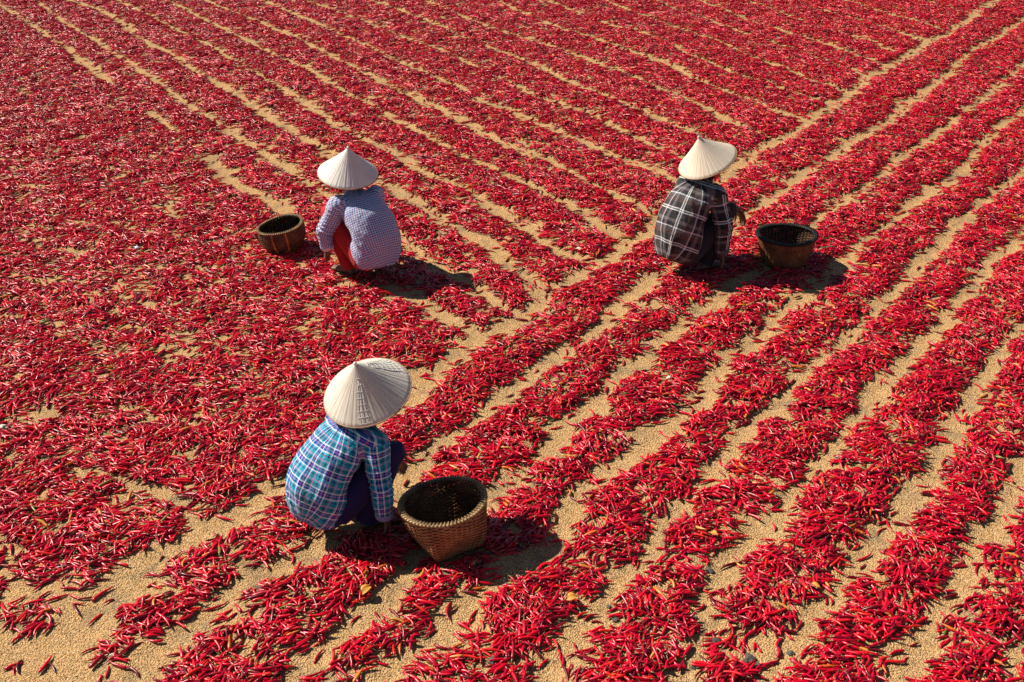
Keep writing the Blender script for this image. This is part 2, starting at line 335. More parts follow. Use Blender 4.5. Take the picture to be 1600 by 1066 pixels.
for i, (L, r, b, h, st, word) in enumerate(SPECS):
    g, s = chilli_shape(L, r, b, h, seed=i)
    pod = g.mesh('chilli_pod'); pod.materials.append(M_RED); stm = s.mesh('chilli_stem'); stm.materials.append(M_STEM)
    both = Geo(); both.add(g.v, g.f, 0)
    if st: both.add(s.v, s.f, 1)
    bm_ = both.mesh('chilli_whole'); bm_.materials.append(M_RED); bm_.materials.append(M_STEM)
    PODS.append((pod, stm if st else None, bm_, word))
def recol(me, m):
    c = me.copy(); c.materials.clear(); c.materials.append(m); c.materials.append(M_STEM); return c
PROTO = [p[2] for p in PODS] + [recol(PODS[2][2], M_ORANGE), recol(PODS[5][2], M_ORANGE), recol(PODS[0][2], M_GREEN)]
# curled dry skin and pale straw among the pods
g = Geo(); g.tube([(-.03, 0, .003), (0, .004, .005), (.035, -.002, .003)], [.0012, .0013, .0008], 4); STRAW = g.mesh('straw'); STRAW.materials.append(M_STRAW)
PROTO.append(STRAW)

def sample_chillies():
    """scatter pods over the field by how bare the ground is, as arrays x y z rz tilt roll kind"""
    PEAK = 4400.0
    fog = vnoise(.11, 31, 2)                      # clumping
    leftish = np.zeros((NY, NX), np.float32)
    dens = (1 - BARE)
    dens = np.clip(dens, 0, 1) ** 1.25
    XX, YY = np.meshgrid(GX, GY); px, py, dz = depth_px(XX, YY)
    leftish = np.clip((950 - px - (py - 500) * .6) / 250, 0, 1) * np.clip((650 - py) / 200, 0, 1)      # the looser rows beyond the seam
    small = vnoise(.075, 33, 2)
    clump = np.clip((fog - .34) * 3.6, .20, 1.0) * (1 - leftish * np.clip((.52 - small) * 5, 0, .62))
    dens = dens * clump + .014 + .09 * np.clip((fog - .53) * 5, 0, 1) * (1 - SOFT)
    XX, YY = np.meshgrid(GX, GY)
    # open scatter of the left quarter: thinner, without lanes
    px, py, dz = depth_px(XX, YY)
    thin = np.clip((560 - px + (py - 300) * .25) / 200, 0, 1) * np.clip((py - 230) / 180, 0, 1)
    streak = vnoise(.16, 41, 3, 2.6, .8, R(20))
    dens = np.maximum(dens, thin * .20 * (1 - BARE)); gap = vnoise(.10, 43, 2, 2.0, .8, R(20)); dens *= 1 - thin * (.10 + .22 * np.clip((streak - .55) * 6, 0, 1) + .26 * np.clip((gap - .52) * 6, 0, 1))
    inside = (px > -170) & (px < 1770) & (py > -75) & (py < 1180)
    dens = np.where(inside, dens, 0)
    lam = dens * PEAK * CELL * CELL
    n = rng.poisson(lam)
    jj, ii = np.nonzero(n); rep = n[jj, ii]; jj = np.repeat(jj, rep); ii = np.repeat(ii, rep)
    m = len(jj); x = GX[ii] + rng.uniform(-.5, .5, m) * CELL; y = GY[jj] + rng.uniform(-.5, .5, m) * CELL
    d = dens[jj, ii]; pile = blur(dens.astype(np.float32), 6)[jj, ii]
    u = rng.random(m)
    z = HGT[jj, ii] + .001 + u ** 1.1 * .030 * np.clip(pile - .15, 0, 1)
    swirl = vnoise(.22, 51, 2)[jj, ii]
    base = R(38) + (swirl - .5) * 4.2                 # roughly along the rake, with swirls
    rz = base + rng.normal(0, .75, m) + np.pi * (rng.random(m) < .5)
    tilt = rng.normal(0, .20, m) * np.clip(pile * 1.6, .1, 1); roll = rng.uniform(-.6, .6, m) * np.clip(pile * 1.5, .2, 1)
    pr = np.array([1.] * 10 + [.08, .07, .025, .26]); kind = rng.choice(len(pr), m, p=pr / pr.sum())
    sc = rng.normal(1.0, .15, m).clip(.62, 1.4)
    return np.stack([x, y, z, rz, tilt, roll, kind, sc, u, BARE[jj, ii]], -1)
CH = sample_chillies()
# keep the pods out from under feet, seats and baskets
KEEP_CLEAR = []
def clear_disc(x, y, r): KEEP_CLEAR.append((x, y, r))
# ------------------------------------------------------------------ cloth, skin, palm leaf, bamboo
def plaid(name, stops, period, rough=.85, second=None, sat=1.0, val=1.0):
    """woven check: warp and weft threads of the same colour order; uv in metres along and round the cloth"""
    n = NT(name); uv = n.n('UVMap'); uv.uv_map = 'cloth'; sp = n.n('SeparateXYZ'); 
    wz = n.n('TexNoise', i_Scale=9.0, i_Detail=2.0); n.l(uv.outputs[0], wz.inputs['Vector'])
    n.l(uv.outputs[0], sp.inputs[0])
    u = n.math('FRACT', n.math('DIVIDE', n.math('ADD', sp.outputs[0], n.math('MULTIPLY', wz.outputs[0], .012)), period))
    v = n.math('FRACT', n.math('DIVIDE', n.math('ADD', sp.outputs[1], n.math('MULTIPLY', wz.outputs[0], -.012)), period))
    a = n.ramp(u, stops, 'CONSTANT'); b = n.ramp(v, second or stops, 'CONSTANT')
    c = n.mix(.5, a, b)
    tc = n.n('TexCoord'); f = n.noise(tc.outputs['Object'], 300, 2); fade = n.noise(tc.outputs['Object'], 7, 3)
    hs = n.n('HueSaturation', i_Saturation=sat, i_Value=val); n.l(c, hs.inputs['Color']); c = hs.outputs[0]
    c = n.mix(n.math('MULTIPLY', f, .35), c, n.mix(.7, c, (.0, .0, .0)), 'MIX')
    c = n.mix(n.ramp(fade, [(.45, (0, 0, 0)), (.8, (.10, .10, .10))]), c, (.34, .32, .33))
    n.bump(n.math('ADD', n.math('MULTIPLY', n.noise(tc.outputs['Object'], 34, 3, .5, .8), 1.0), n.math('MULTIPLY', f, .08)), .55, .012)
    return n.set(Base_Color=c, Roughness=rough, Sheen_Weight=.1, Specular_IOR_Level=.25)
W = (1., .98, 1.)
M_PLAID1 = plaid('teal_plaid_cloth', [(0, (.0, .34, .48)), (.17, (.01, .02, .10)), (.23, (.0, .38, .58)), (.32, W), (.385, (.02, .05, .40)), (.50, (.62, .20, .42)), (.53, (.02, .04, .30)), (.62, W), (.68, (.0, .22, .36)), (.80, (.01, .012, .05)), (.86, (.0, .30, .44)), (.93, (.66, .34, .56))], .105, sat=1.15, val=1.05)
M_PLAID2 = plaid('blue_check_cloth', [(0, (.88, .92, 1.)), (.27, (.03, .16, .58)), (.50, (.84, .88, 1.)), (.76, (.62, .05, .07)), (.86, (.06, .18, .55))], .031, sat=1.15, val=.82)
M_PLAID3 = plaid('black_plaid_cloth', [(0, (.012, .011, .014)), (.24, (1., 1., 1.)), (.275, (.012, .011, .014)), (.305, (1., .98, 1.)), (.34, (.014, .012, .016)), (.52, (.11, .055, .04)), (.66, (.10, .095, .11)), (.74, (.85, .8, .82)), (.78, (.015, .013, .018)), (.9, (.20, .17, .18))], .23)
def cloth(name, c, rough=.85):
    n = NT(name); tc = n.n('TexCoord'); a = n.noise(tc.outputs['Object'], 22, 3, .5, .6); f = n.noise(tc.outputs['Object'], 400, 2)
    col = n.mix(f, tuple(x * .75 for x in c), tuple(min(1, x * 1.25) for x in c))
    n.bump(n.math('ADD', a, n.math('MULTIPLY', f, .06)), .6, .012); return n.set(Base_Color=col, Roughness=rough, Sheen_Weight=.08, Specular_IOR_Level=.25)
M_NAVY = cloth('dark_purple_cloth', (.018, .012, .075)); M_REDCLOTH = cloth('red_cloth', (.42, .012, .016)); M_BLACK = cloth('black_cloth', (.022, .020, .026))
M_GOLD = cloth('gold_trim_cloth', (.62, .30, .06)); M_SANDAL = plain('rubber_sandal', (.03, .035, .06), .45); M_HAIR = plain('black_hair', (.012, .010, .009), .45, 200, .5)
M_WHITECLOTH = cloth('white_cuff_cloth', (.70, .68, .68))
def skin_mat():
    n = NT('brown_skin'); tc = n.n('TexCoord'); a = n.noise(tc.outputs['Object'], 30, 3)
    n.bump(n.noise(tc.outputs['Object'], 240, 2), .25, .002)
    return n.set(Base_Color=n.mix(a, (.12, .052, .03), (.20, .092, .052)), Roughness=.5, Subsurface_Weight=.08, Subsurface_Scale=.01)
M_SKIN = skin_mat()
def eye_mat(): 
    n = NT('eye_white'); return n.set(Base_Color=(.6, .58, .55), Roughness=.2)
M_EYE = eye_mat(); M_IRIS = NT('dark_iris').set(Base_Color=(.01, .006, .004), Roughness=.15); M_LIP = plain('lip', (.26, .09, .07), .5)
def palm_mat(name, a, b, weather=0.0):
    """palm leaf strips radiating from the apex; object coordinates, apex on z"""
    n = NT(name); tc = n.n('TexCoord'); s = n.n('SeparateXYZ'); n.l(tc.outputs['Object'], s.inputs[0])
    ang = n.math('ARCTAN2', s.outputs[1], s.outputs[0]); rad = n.math('SQRT', n.math('ADD', n.math('POWER', s.outputs[0], 2), n.math('POWER', s.outputs[1], 2)))
    cb = n.n('CombineXYZ'); n.l(n.math('MULTIPLY', ang, 9.0), cb.inputs[0]); n.l(n.math('MULTIPLY', rad, 5.0), cb.inputs[1])
    st = n.noise(cb.outputs[0], 1.6, 5, .7)
    cb2 = n.n('CombineXYZ'); n.l(n.math('MULTIPLY', ang, 40.0), cb2.inputs[0]); n.l(n.math('MULTIPLY', rad, 4.0), cb2.inputs[1])
    fine = n.noise(cb2.outputs[0], 1.7, 3, .6)
    c = n.mix(n.ramp(st, [(.36, (0, 0, 0)), (.64, (1, 1, 1))]), a, b)
    c = n.mix(n.ramp(fine, [(.30, (.0, .0, .0)), (.38, (1, 1, 1))]), tuple(x * .62 for x in a), c)
    sp = n.noise(tc.outputs['Object'], 26, 2); c = n.mix(n.ramp(sp, [(.70, (0, 0, 0)), (.75, (.45, .45, .45))]), c, tuple(x * .55 for x in a))
    n.bump(n.math('ADD', n.math('MULTIPLY', fine, .6), st), .5, .004)
    return n.set(Base_Color=c, Roughness=.62, Specular_IOR_Level=.35)
M_PALM1 = palm_mat('palm_leaf_warm', (.55, .48, .40), (.73, .67, .59)); M_PALM2 = palm_mat('palm_leaf_white', (.66, .61, .55), (.82, .79, .73)); M_PALM3 = palm_mat('palm_leaf_cream', (.66, .54, .40), (.78, .69, .56))
M_HOOP = plain('bamboo_hoop', (.34, .19, .08), .55, 90); M_THREAD = plain('white_thread', (.80, .78, .74), .6, 90, .1)
def bamboo(name, a, b, c):
    n = NT(name); tc = n.n('TexCoord'); s = n.n('Mapping', i_Scale=(1, 1, 1)); n.l(tc.outputs['Object'], s.inputs['Vector'])
    nz = n.noise(s.outputs[0], 14, 4, .65); f = n.noise(s.outputs[0], 120, 3)
    col = n.ramp(nz, [(.32, a), (.5, b), (.68, c)]); col = n.mix(n.math('MULTIPLY', f, .5), col, a)
    n.bump(f, .3, .002); return n.set(Base_Color=col, Roughness=.5, Specular_IOR_Level=.4)
M_BAM_TAN = bamboo('bamboo_tan', (.20, .085, .036), (.40, .185, .08), (.56, .31, .14))
M_BAM_BROWN = bamboo('bamboo_brown', (.10, .04, .02), (.24, .095, .042), (.36, .165, .07))
M_BAM_DARK = bamboo('bamboo_dark', (.04, .021, .011), (.12, .06, .027), (.20, .11, .045))
M_BAM_BLACK = bamboo('bamboo_blackened_and_inner_shade', (.006, .005, .004), (.014, .010, .008), (.03, .02, .013))  # blackened rim hoops; also colours in the shade inside the baskets
M_BAM_RIM = bamboo('bamboo_rim', (.22, .12, .05), (.42, .26, .11), (.55, .37, .18))
M_BAM_ORANGE = bamboo('bamboo_orange_band', (.30, .12, .03), (.45, .19, .05), (.55, .25, .07))

# ------------------------------------------------------------------ conical hats
def conical_hat(parent, centre, axis, mat, seed, RAD=.205, stitches=()):
    """rim centre and axis are in the wearer's space; returns the hat object"""
    rr = random.Random(seed); g = Geo(); H = RAD * .93; NA, NR = 240, 14
    ph = [rr.uniform(0, 6.28) for _ in range(6)]
    def prof(t, a, inner):      # t 0 apex .. 1 rim
        r = .004 + (RAD - .004) * t
        z = H * (1 - t) - .005 * math.sin(math.pi * t) + .005 * math.exp(-t * 9)
        pl = (.0007 * math.sin(a * 60 + ph[0]) + .0007 * math.sin(a * 37 + ph[1])) * min(1, t * 2.5)
        wv = .0022 * math.sin(a * 3 + ph[2]) * t + .0016 * math.sin(a * 5 + ph[3]) * t
        return Vector((r * math.cos(a) * (1 + wv), r * math.sin(a) * (1 + wv), z + pl - (.0025 if inner else 0)))
    ts = [0, .04, .10] + [(i + 1) / (NR - 2) * .9 + .1 for i in range(NR - 2)]
    rings = [[prof(t, 2 * math.pi * j / NA, False) for j in range(NA)] for t in ts] + [[prof(t, 2 * math.pi * j / NA, True) for j in range(NA)] for t in reversed(ts)]
    g.ring_tube(rings, caps=True)
    hat = link('conical_hat', g.mesh('conical_hat'), mat, parent)
    q = Vector((0, 0, 1)).rotation_difference(Vector(axis).normalized()); hat.rotation_mode = 'QUATERNION'; hat.rotation_quaternion = q; hat.location = centre
    hp = Geo(); hp.tube([prof(1, 2 * math.pi * j / 96, False) + Vector((0, 0, -.002)) for j in range(96)], .0034, 8, closed=True)
    link('rim_hoop', hp.mesh('rim_hoop'), M_HOOP, hat)
    ih = Geo()
    for k in range(1, 13):
        t = k / 13; ih.tube([prof(t, 2 * math.pi * j / 64, True) + Vector((0, 0, -.0022)) for j in range(64)], .0014, 5, closed=True)
    o = link('inner_hoops', ih.mesh('inner_hoops'), M_HOOP, hat); tag(o, kind='stuff')
    kb = Geo(); kb.tube([(0, 0, H - .002), (0, 0, H + .004), (0, 0, H + .010), (0, 0, H + .0155), (0, 0, H + .018)], [.008, .0098, .0094, .006, .001], 12)
    link('apex_cap', kb.mesh('apex_cap'), M_THREAD, hat)
    if stitches:
        sg = Geo()
        for a0, a1, t0, t1, nt, na in stitches:
            for i in range(nt):
                t = t0 + (t1 - t0) * i / max(1, nt - 1); off = rr.uniform(-.04, .04)
                P = [prof(t + rr.uniform(-.003, .003), a0 + off + (a1 - a0) * j / 10, False) + Vector((0, 0, .0013)) for j in range(11)]; sg.tube(P, .0012, 4)
            for i in range(na):
                a = a0 + (a1 - a0) * (i + .5) / na; tb = rr.uniform(0, .2)
                P = [prof(t0 + (t1 - t0) * (tb + (1 - tb) * j / 8), a + .02 * math.sin(j), False) + Vector((0, 0, .0013)) for j in range(9)]; sg.tube(P, .0011, 4)
        o = link('stitching', sg.mesh('stitching'), M_THREAD, hat); tag(o, 'white thread stitched in a loose grid', kind='stuff')
    # chin strap
    cs = Geo(); P = []
    for j in range(15):
        a = math.pi * j / 14; P.append(Vector((.01, .088 * math.cos(a), .07 - .185 * math.sin(a))))
    cs.tube(P, .0016, 5); link('chin_strap', cs.mesh('chin_strap'), M_THREAD, hat)
    return hat

# ------------------------------------------------------------------ bodies and clothes: lofted limbs fused into one skin by voxel remesh
def fuse(geos, voxel, smooth, name):
    me = geos.mesh('tmp', False); o = bpy.data.objects.new('tmp', me); COL.objects.link(o)
    m = o.modifiers.new('r', 'REMESH'); m.mode = 'VOXEL'; m.voxel_size = voxel; m.use_smooth_shade = True
    if smooth: s = o.modifiers.new('s', 'SMOOTH'); s.factor = .5; s.iterations = smooth
    dg = bpy.context.evaluated_depsgraph_get(); ev = o.evaluated_get(dg)
    out = bpy.data.meshes.new_from_object(ev); out.name = name
    bpy.data.objects.remove(o); bpy.data.meshes.remove(me); out.materials.clear()
    out.polygons.foreach_set('use_smooth', [True] * len(out.polygons)); return out
def spline(pts, n):
    """Catmull-Rom through rows of numbers"""
    P = np.array(pts, float); out = []
    P = np.vstack([2 * P[0] - P[1], P, 2 * P[-1] - P[-2]])
    seg = len(P) - 3
    for i in range(n):
        u = i / (n - 1) * seg; k = min(int(u), seg - 1); t = u - k; a, b, c, d_ = P[k:k + 4]
        out.append(.5 * ((2 * b) + (-a + c) * t + (2 * a - 5 * b + 4 * c - d_) * t * t + (-a + 3 * b - 3 * c + d_) * t ** 3))
    return out
def limb(g, pts, rads, n=18, k=14, up=None):
    """pts with radii (single or (sideways, other)); smooth loft"""
    rows = [list(p) + (list(r) if hasattr(r, '__len__') else [r, r]) for p, r in zip(pts, rads)]
    sp = spline(rows, n); g.tube([q[:3] for q in sp], [(max(.003, q[3]), max(.003, q[4])) for q in sp], k, up=up)
def finger(g, base, dirs, lens, r):
    p = Vector(base); pts = [p.copy()]; rad = [r * 1.05]
    for d_, l in zip(dirs, lens):
        for f in (.5, 1): pts.append(p + Vector(d_).normalized() * l * f); rad.append(r * (.97 if f == .5 else 1.0))
        p = p + Vector(d_).normalized() * l; r *= .93
    rad[-1] *= .6; g.tube(pts, rad, 8)
def hand(g, wrist, dirn, palm_n, curl=.5, side=1, sc=1.0):
    """palm and five fingers; dirn points along the hand, palm_n out of the palm, side +1 puts the thumb on dirn x palm_n"""
    w = Vector(wrist); d_ = Vector(dirn).normalized(); pn = Vector(palm_n); pn = (pn - d_ * pn.dot(d_)).normalized(); s = d_.cross(pn) * side
    g.tube([w - d_ * .02, w + d_ * .015, w + d_ * .05 * sc, w + d_ * .078 * sc, w + d_ * .086 * sc], [(.021 * sc, .017 * sc), (.025 * sc, .016 * sc), (.037 * sc, .0145 * sc), (.036 * sc, .0125 * sc), (.030 * sc, .009 * sc)], 12, up=pn)
    for i, (off, L) in enumerate(((.0285, .066), (.0095, .075), (-.0095, .070), (-.0280, .054))):
        a = curl * (1 + .12 * i); b = w + d_ * (.076 - .002 * abs(i - 1)) * sc + s * off * sc * .98
        ds = []; ang = a * .35
        for q in range(3):
            ds.append(d_ * math.cos(ang) + pn * math.sin(ang) + s * off * 2.2 * (.5 if q == 0 else .1)); ang += a * .62
        finger(g, b, ds, [L * .46 * sc, L * .30 * sc, L * .24 * sc], .0082 * sc)
    b = w + d_ * .026 * sc + s * .024 * sc
    finger(g, b, [d_ * .65 + s * .75 + pn * .2, d_ * .85 + s * .35 + pn * .45, d_ * .9 + s * .05 + pn * .5], [.036 * sc, .030 * sc, .024 * sc], .0102 * sc)
def foot(g, ankle, heading, k=1.0):
    a = Vector(ankle); h = Vector((math.cos(heading), math.sin(heading), 0)); s = Vector((-h.y, h.x, 0)); f = Vector((a.x, a.y, 0))
    g.tube([f - h * .045 + Vector((0, 0, .024)), f - h * .02 + Vector((0, 0, .030)), f + h * .05 + Vector((0, 0, .036)), f + h * .11 + Vector((0, 0, .026)), f + h * .150 + Vector((0, 0, .018)), f + h * .168 + Vector((0, 0, .015))],
           [(.022, .018), (.030, .029), (.033, .032), (.040, .022), (.038, .014), (.028, .010)], 12, up=(0, 0, 1))
    for i, off in enumerate((-.026, -.011, .003, .016, .028)):
        p = f + h * (.158 - .006 * i) + s * off + Vector((0, 0, .014)); finger(g, p, [h, h * 1 + Vector((0, 0, -.2))], [.016, .012 + .006 * (i == 0)], .0078 + .004 * (i == 0))
def ease(x): x = max(0, min(1, x)); return x * x * (3 - 2 * x)

def squatter(root, P, mats, names):
    """root: Empty at the feet's midpoint, +x is the way the person faces. P: joint positions."""
    hip, waist, chest, neck, headc = [Vector(P[k]) for k in ('hip', 'waist', 'chest', 'neck', 'head')]
    axis = Vector(P['hat_axis']).normalized()
    f = Vector((1, 0, 0)); f = (f - axis * f.dot(axis)).normalized()            # the face's forward in wearer space
    l = axis.cross(f)
    # ---- body (skin)
    g = Geo()
    limb(g, [hip + Vector((-.01, 0, -.05)), hip, waist, chest, chest.lerp(neck, .7), neck], [(.12, .09), (.145, .11), (.115, .085), (.145, .09), (.12, .07), (.05, .05)], up=(1, 0, .3), k=18)
    limb(g, [neck - (headc - neck) * .3, neck, headc - axis * .03 - f * .01], [.05, .047, .05], 8)
    for i, (u, rx, ry) in enumerate(((-.115, .022, .026), (-.10, .040, .045), (-.07, .055, .066), (-.02, .070, .083), (.03, .073, .090), (.07, .064, .078), (.095, .040, .05), (.105, .012, .015))): pass
    rows = [(-.112, .020, .022, .038), (-.10, .034, .036, .030), (-.075, .050, .058, .020), (-.03, .064, .080, .006), (.015, .071, .090, 0), (.055, .067, .086, -.004), (.085, .050, .066, -.006), (.102, .024, .034, -.006), (.106, .004, .006, -.006)]
    rings = []
    for u, rx, ry, fo in rows:
        rings.append([headc + axis * u + f * (fo + ry * math.cos(2 * math.pi * j / 20)) + l * (rx * math.sin(2 * math.pi * j / 20)) for j in range(20)])
    g.ring_tube(rings)
    hp = lambda a, b, c: headc + f * a + l * b + axis * c
    g.tube([hp(.080, 0, .012), hp(.092, 0, -.008), hp(.104, 0, -.026), hp(.094, 0, -.036)], [.007, .009, .014, .011], 8)       # nose
    for s in (-1, 1):
        g.tube([hp(.078, s * .012, .020), hp(.079, s * .030, .024), hp(.066, s * .048, .018)], [.006, .007, .005], 6)            # brow
        g.tube([hp(.004, s * .070, .014), hp(-.008, s * .079, .006), hp(-.006, s * .077, -.014), hp(.004, s * .071, -.026)], [.007, .011, .009, .006], 8)   # ear
        g.tube([hp(.058, s * .034, -.02), hp(.050, s * .044, -.032), hp(.036, s * .048, -.045)], [.014, .017, .013], 8)          # cheek
    for s, side in ((-1, 'R'), (1, 'L')):
        sh, el, wr = [Vector(P[k + side]) for k in ('shoulder', 'elbow', 'wrist')]
        limb(g, [chest.lerp(neck, .3), sh, sh.lerp(el, .5), el, el.lerp(wr, .35), wr], [.05, .047, .041, .034, .034, .022], 16, 12)
        hd = Vector(P['hand' + side]); hand(g, wr, hd, P['palm' + side], P.get('curl' + side, .8), side=P.get('thumb' + side, 1), sc=.93)
        h0, kn, an = [Vector(P[k + side]) for k in ('thigh', 'knee', 'ankle')]
        limb(g, [h0, h0.lerp(kn, .4), kn - (kn - h0) * .1, kn], [.078, .070, .052, .040], 12, 12)
        limb(g, [kn, kn.lerp(an, .12), kn.lerp(an, .35) + Vector((-.015, 0, 0)), kn.lerp(an, .75), an, an + Vector((0, 0, -.03))], [.045, .048, .050, .032, .030, .03], 14, 12)
        foot(g, an, P.get('toe' + side, s * .25))
    body = fuse(g, .0048, 3, 'body'); bo = link('body', body, M_SKIN, root)
    # ---- face details and hair
    for s in (-1, 1):
        eg = Geo(); c = hp(.071, s * .030, .006); eg.ring_tube([[c + f * (.012 * math.cos(a)) + (l * math.cos(b) + axis * math.sin(b) * .6) * .013 * math.sin(a) for b in [2 * math.pi * q / 12 for q in range(12)]] for a in (1.5, 1.1, .7, .3, .02)])
        eye = link('eye', eg.mesh('eye'), M_EYE, root)
        c2 = c + f * .0065; ig = Geo(); ig.ring_tube([[c2 + f * (.0065 * math.cos(a)) + (l * math.cos(b) + axis * math.sin(b)) * .0056 * math.sin(a) for b in [2 * math.pi * q / 10 for q in range(10)]] for a in (1.5, 1.0, .5, .05)])
        link('iris', ig.mesh('iris'), M_IRIS, eye)
    mg = Geo(); limb(mg, [hp(.070, -.024, -.060), hp(.083, -.010, -.058), hp(.085, 0, -.060), hp(.083, .010, -.058), hp(.070, .024, -.060)], [.003, .006, .0055, .006, .003], 10, 8); link('mouth', mg.mesh('mouth'), M_LIP, root)
    hg = Geo(); rings = []
    for u, rx, ry, fo in [(-.085, .045, .020, -.060), (-.06, .062, .052, -.040), (-.02, .076, .074, -.026), (.02, .081, .088, -.018), (.06, .078, .092, -.010), (.088, .062, .076, -.010), (.108, .034, .042, -.008), (.115, .006, .008, -.008)]:
        rings.append([headc + axis * u + f * (fo + ry * math.cos(2 * math.pi * j / 24)) + l * (rx * math.sin(2 * math.pi * j / 24)) for j in range(24)])
    hg.ring_tube(rings)
    bun = hp(-.105, 0, -.045); hg.ring_tube([[bun + Vector((.034 * math.cos(a), 0, 0)) + (Vector((0, math.cos(b), math.sin(b))) * .036 * math.sin(a)) for b in [2 * math.pi * q / 14 for q in range(14)]] for a in [.05, .4, .8, 1.2, 1.57, 2.0, 2.4, 2.8, 3.1]])
    link('hair', fuse(hg, .006, 2, 'hair'), M_HAIR, root)
    # ---- trousers
    t = Geo()
    pw = P.get('trouser', 1.0)
    limb(t, [hip + Vector((-.06, 0, -.072)), hip + Vector((-.03, 0, -.035)), hip + Vector((.0, 0, .03)), waist], [(.115, .065), (.165, .110), (.165, .125), (.14, .105)], up=(1, 0, .5), k=20)
    for s, side in ((-1, 'R'), (1, 'L')):
        h0, kn, an = [Vector(P[k + side]) for k in ('thigh', 'knee', 'ankle')]
        limb(t, [h0 + Vector((-.03, 0, -.01)), h0.lerp(kn, .35), h0.lerp(kn, .8), kn + Vector((.012, 0, .0)), kn + Vector((.02, 0, -.04))], [.095 * pw, .090 * pw, .076 * pw, .066 * pw, .055 * pw], 16, 14)
        limb(t, [kn + Vector((.0, 0, -.01)), kn.lerp(an, .25), kn.lerp(an, .6), kn.lerp(an, 1.06)], [.064 * pw, .070 * pw, .066 * pw, .062 * pw], 12, 14)
    if P.get('wrap'):      # a wrapped skirt is one cloth over both legs
        kR, kL, aR, aL = [Vector(P[k]) for k in ('kneeR', 'kneeL', 'ankleR', 'ankleL')]
        for q in (.1, .3, .5, .7, .9):
            k_ = kR.lerp(kL, q); a_ = aR.lerp(aL, q); h_ = Vector(P['thighR']).lerp(Vector(P['thighL']), q)
            limb(t, [h_, h_.lerp(k_, .6) + Vector((0, 0, -.03)), k_ + Vector((-.01, 0, -.055)), k_.lerp(a_, .5), a_ + Vector((0, 0, .03))], [.07, .055, .045, .045, .04], 14, 10)
    tm = fuse(t, .0075, 6, 'trousers'); wrinkle(tm, .006, 9, 3)
    link(names[1], tm, mats[1], root)
    # ---- shirt: torso and two sleeves fused, hem and cuffs cut open, cloth coordinates laid per panel
    g = Geo(); lo = hip + Vector((-.012, 0, -.050)) if not P.get('hem') else Vector(P['hem'])
    torso = [lo + (lo - hip) * .7, lo, hip + Vector((-.012, 0, .035)), waist, waist.lerp(chest, .55) + Vector((-.012, 0, .01)), chest, chest.lerp(neck, .5), neck + (neck - chest) * .03]
    twid = [(.125, .095), (.160, .128), (.182, .150), (.178, .138), (.174, .126), (.172, .112), (.145, .085), (.062, .058)]
    kw = P.get('bulk', 1.0); twid = [(a * kw, b * kw) for a, b in twid]
    upv = P.get('torso_up', (1, 0, .2))
    limb(g, torso, twid, 30, 28, up=upv)
    sleeves = []
    for s, side in ((-1, 'R'), (1, 'L')):
        sh, el, wr = [Vector(P[k + side]) for k in ('shoulder', 'elbow', 'wrist')]
        cf = P.get('cuff' + side, .92); end = el.lerp(wr, cf)
        pts = [chest.lerp(neck, .35) + Vector((0, s * .06, 0)), sh + Vector((0, 0, .003)), sh.lerp(el, .35), sh.lerp(el, .75), el, el.lerp(wr, cf * .5), end, el.lerp(wr, cf + .2)]
        limb(g, pts, [.062, .069, .069, .062, .058, .053, .046, .045], 26, 16); sleeves.append((side, sh, el, end))
    sm = fuse(g, .0062, 5, 'shirt')
    n = len(sm.vertices); co = np.empty(n * 3, np.float32); sm.vertices.foreach_get('co', co); co = co.reshape(-1, 3).astype(float)
    def poly_param(co, pts):
        best = np.full(len(co), 1e9); par = np.zeros(len(co)); foot_ = np.zeros((len(co), 3)); acc = 0; dirv = np.zeros((len(co), 3))
        pts = [np.array(p, float) for p in pts]
        for a, b in zip(pts[:-1], pts[1:]):
            ab = b - a; L = np.linalg.norm(ab); t = np.clip(((co - a) @ ab) / (L * L), 0, 1); q = a + t[:, None] * ab; dd = np.linalg.norm(co - q, axis=1)
            w = dd < best; best[w] = dd[w]; par[w] = acc + t[w] * L; foot_[w] = q[w]; dirv[w] = ab / L; acc += L
        return best, par, foot_, dirv
    dT, sT, fT, aT = poly_param(co, [lo, waist, chest, neck])
    rT = np.interp(sT, [0, .15, .3, .5], [.15, .14, .135, .08]) * kw
    owner = np.zeros(n, int); metric = dT / rT; sl = []
    for i, (side, sh, el, end) in enumerate(sleeves):
        d2, s2, f2, a2 = poly_param(co, [sh, el, end]); m2 = d2 / .060; w = (m2 < metric * 1.02) & (d2 < .10) & (s2 > .02); owner[w] = i + 1; metric = np.where(w, m2, metric); sl.append((d2, s2, f2, a2))
    U = np.zeros(n); V = np.zeros(n)
    axT = np.array((neck - lo).normalized()); back = np.array((-1, 0, 0.)); back = back - axT * (back @ axT); back /= np.linalg.norm(back); lat = np.cross(axT, back)
    rel = co - np.array(waist); U[:] = np.arctan2(rel @ lat, (rel @ back) + .02) * .15; sT = (co - np.array(lo)) @ axT; V[:] = sT
    for i in range(2):
        d2, s2, f2, a2 = sl[i]; w = owner == i + 1; rel = co - f2; x_ = np.cross(a2, np.array((0, 1., 0))); x_ /= np.linalg.norm(x_, axis=1)[:, None] + 1e-9; y_ = np.cross(a2, x_)
        ang = np.arctan2((rel * x_).sum(1), (rel * y_).sum(1)); U[w] = ang[w] * .055 + .3; V[w] = s2[w] + .11
    # folds: rings at elbow and armpit, long drags down the back
    nrm = np.empty(n * 3, np.float32); sm.vertices.foreach_get('normal', nrm); nrm = nrm.reshape(-1, 3)
    sd_ = P.get('seed', 0); disp = np.zeros(n)
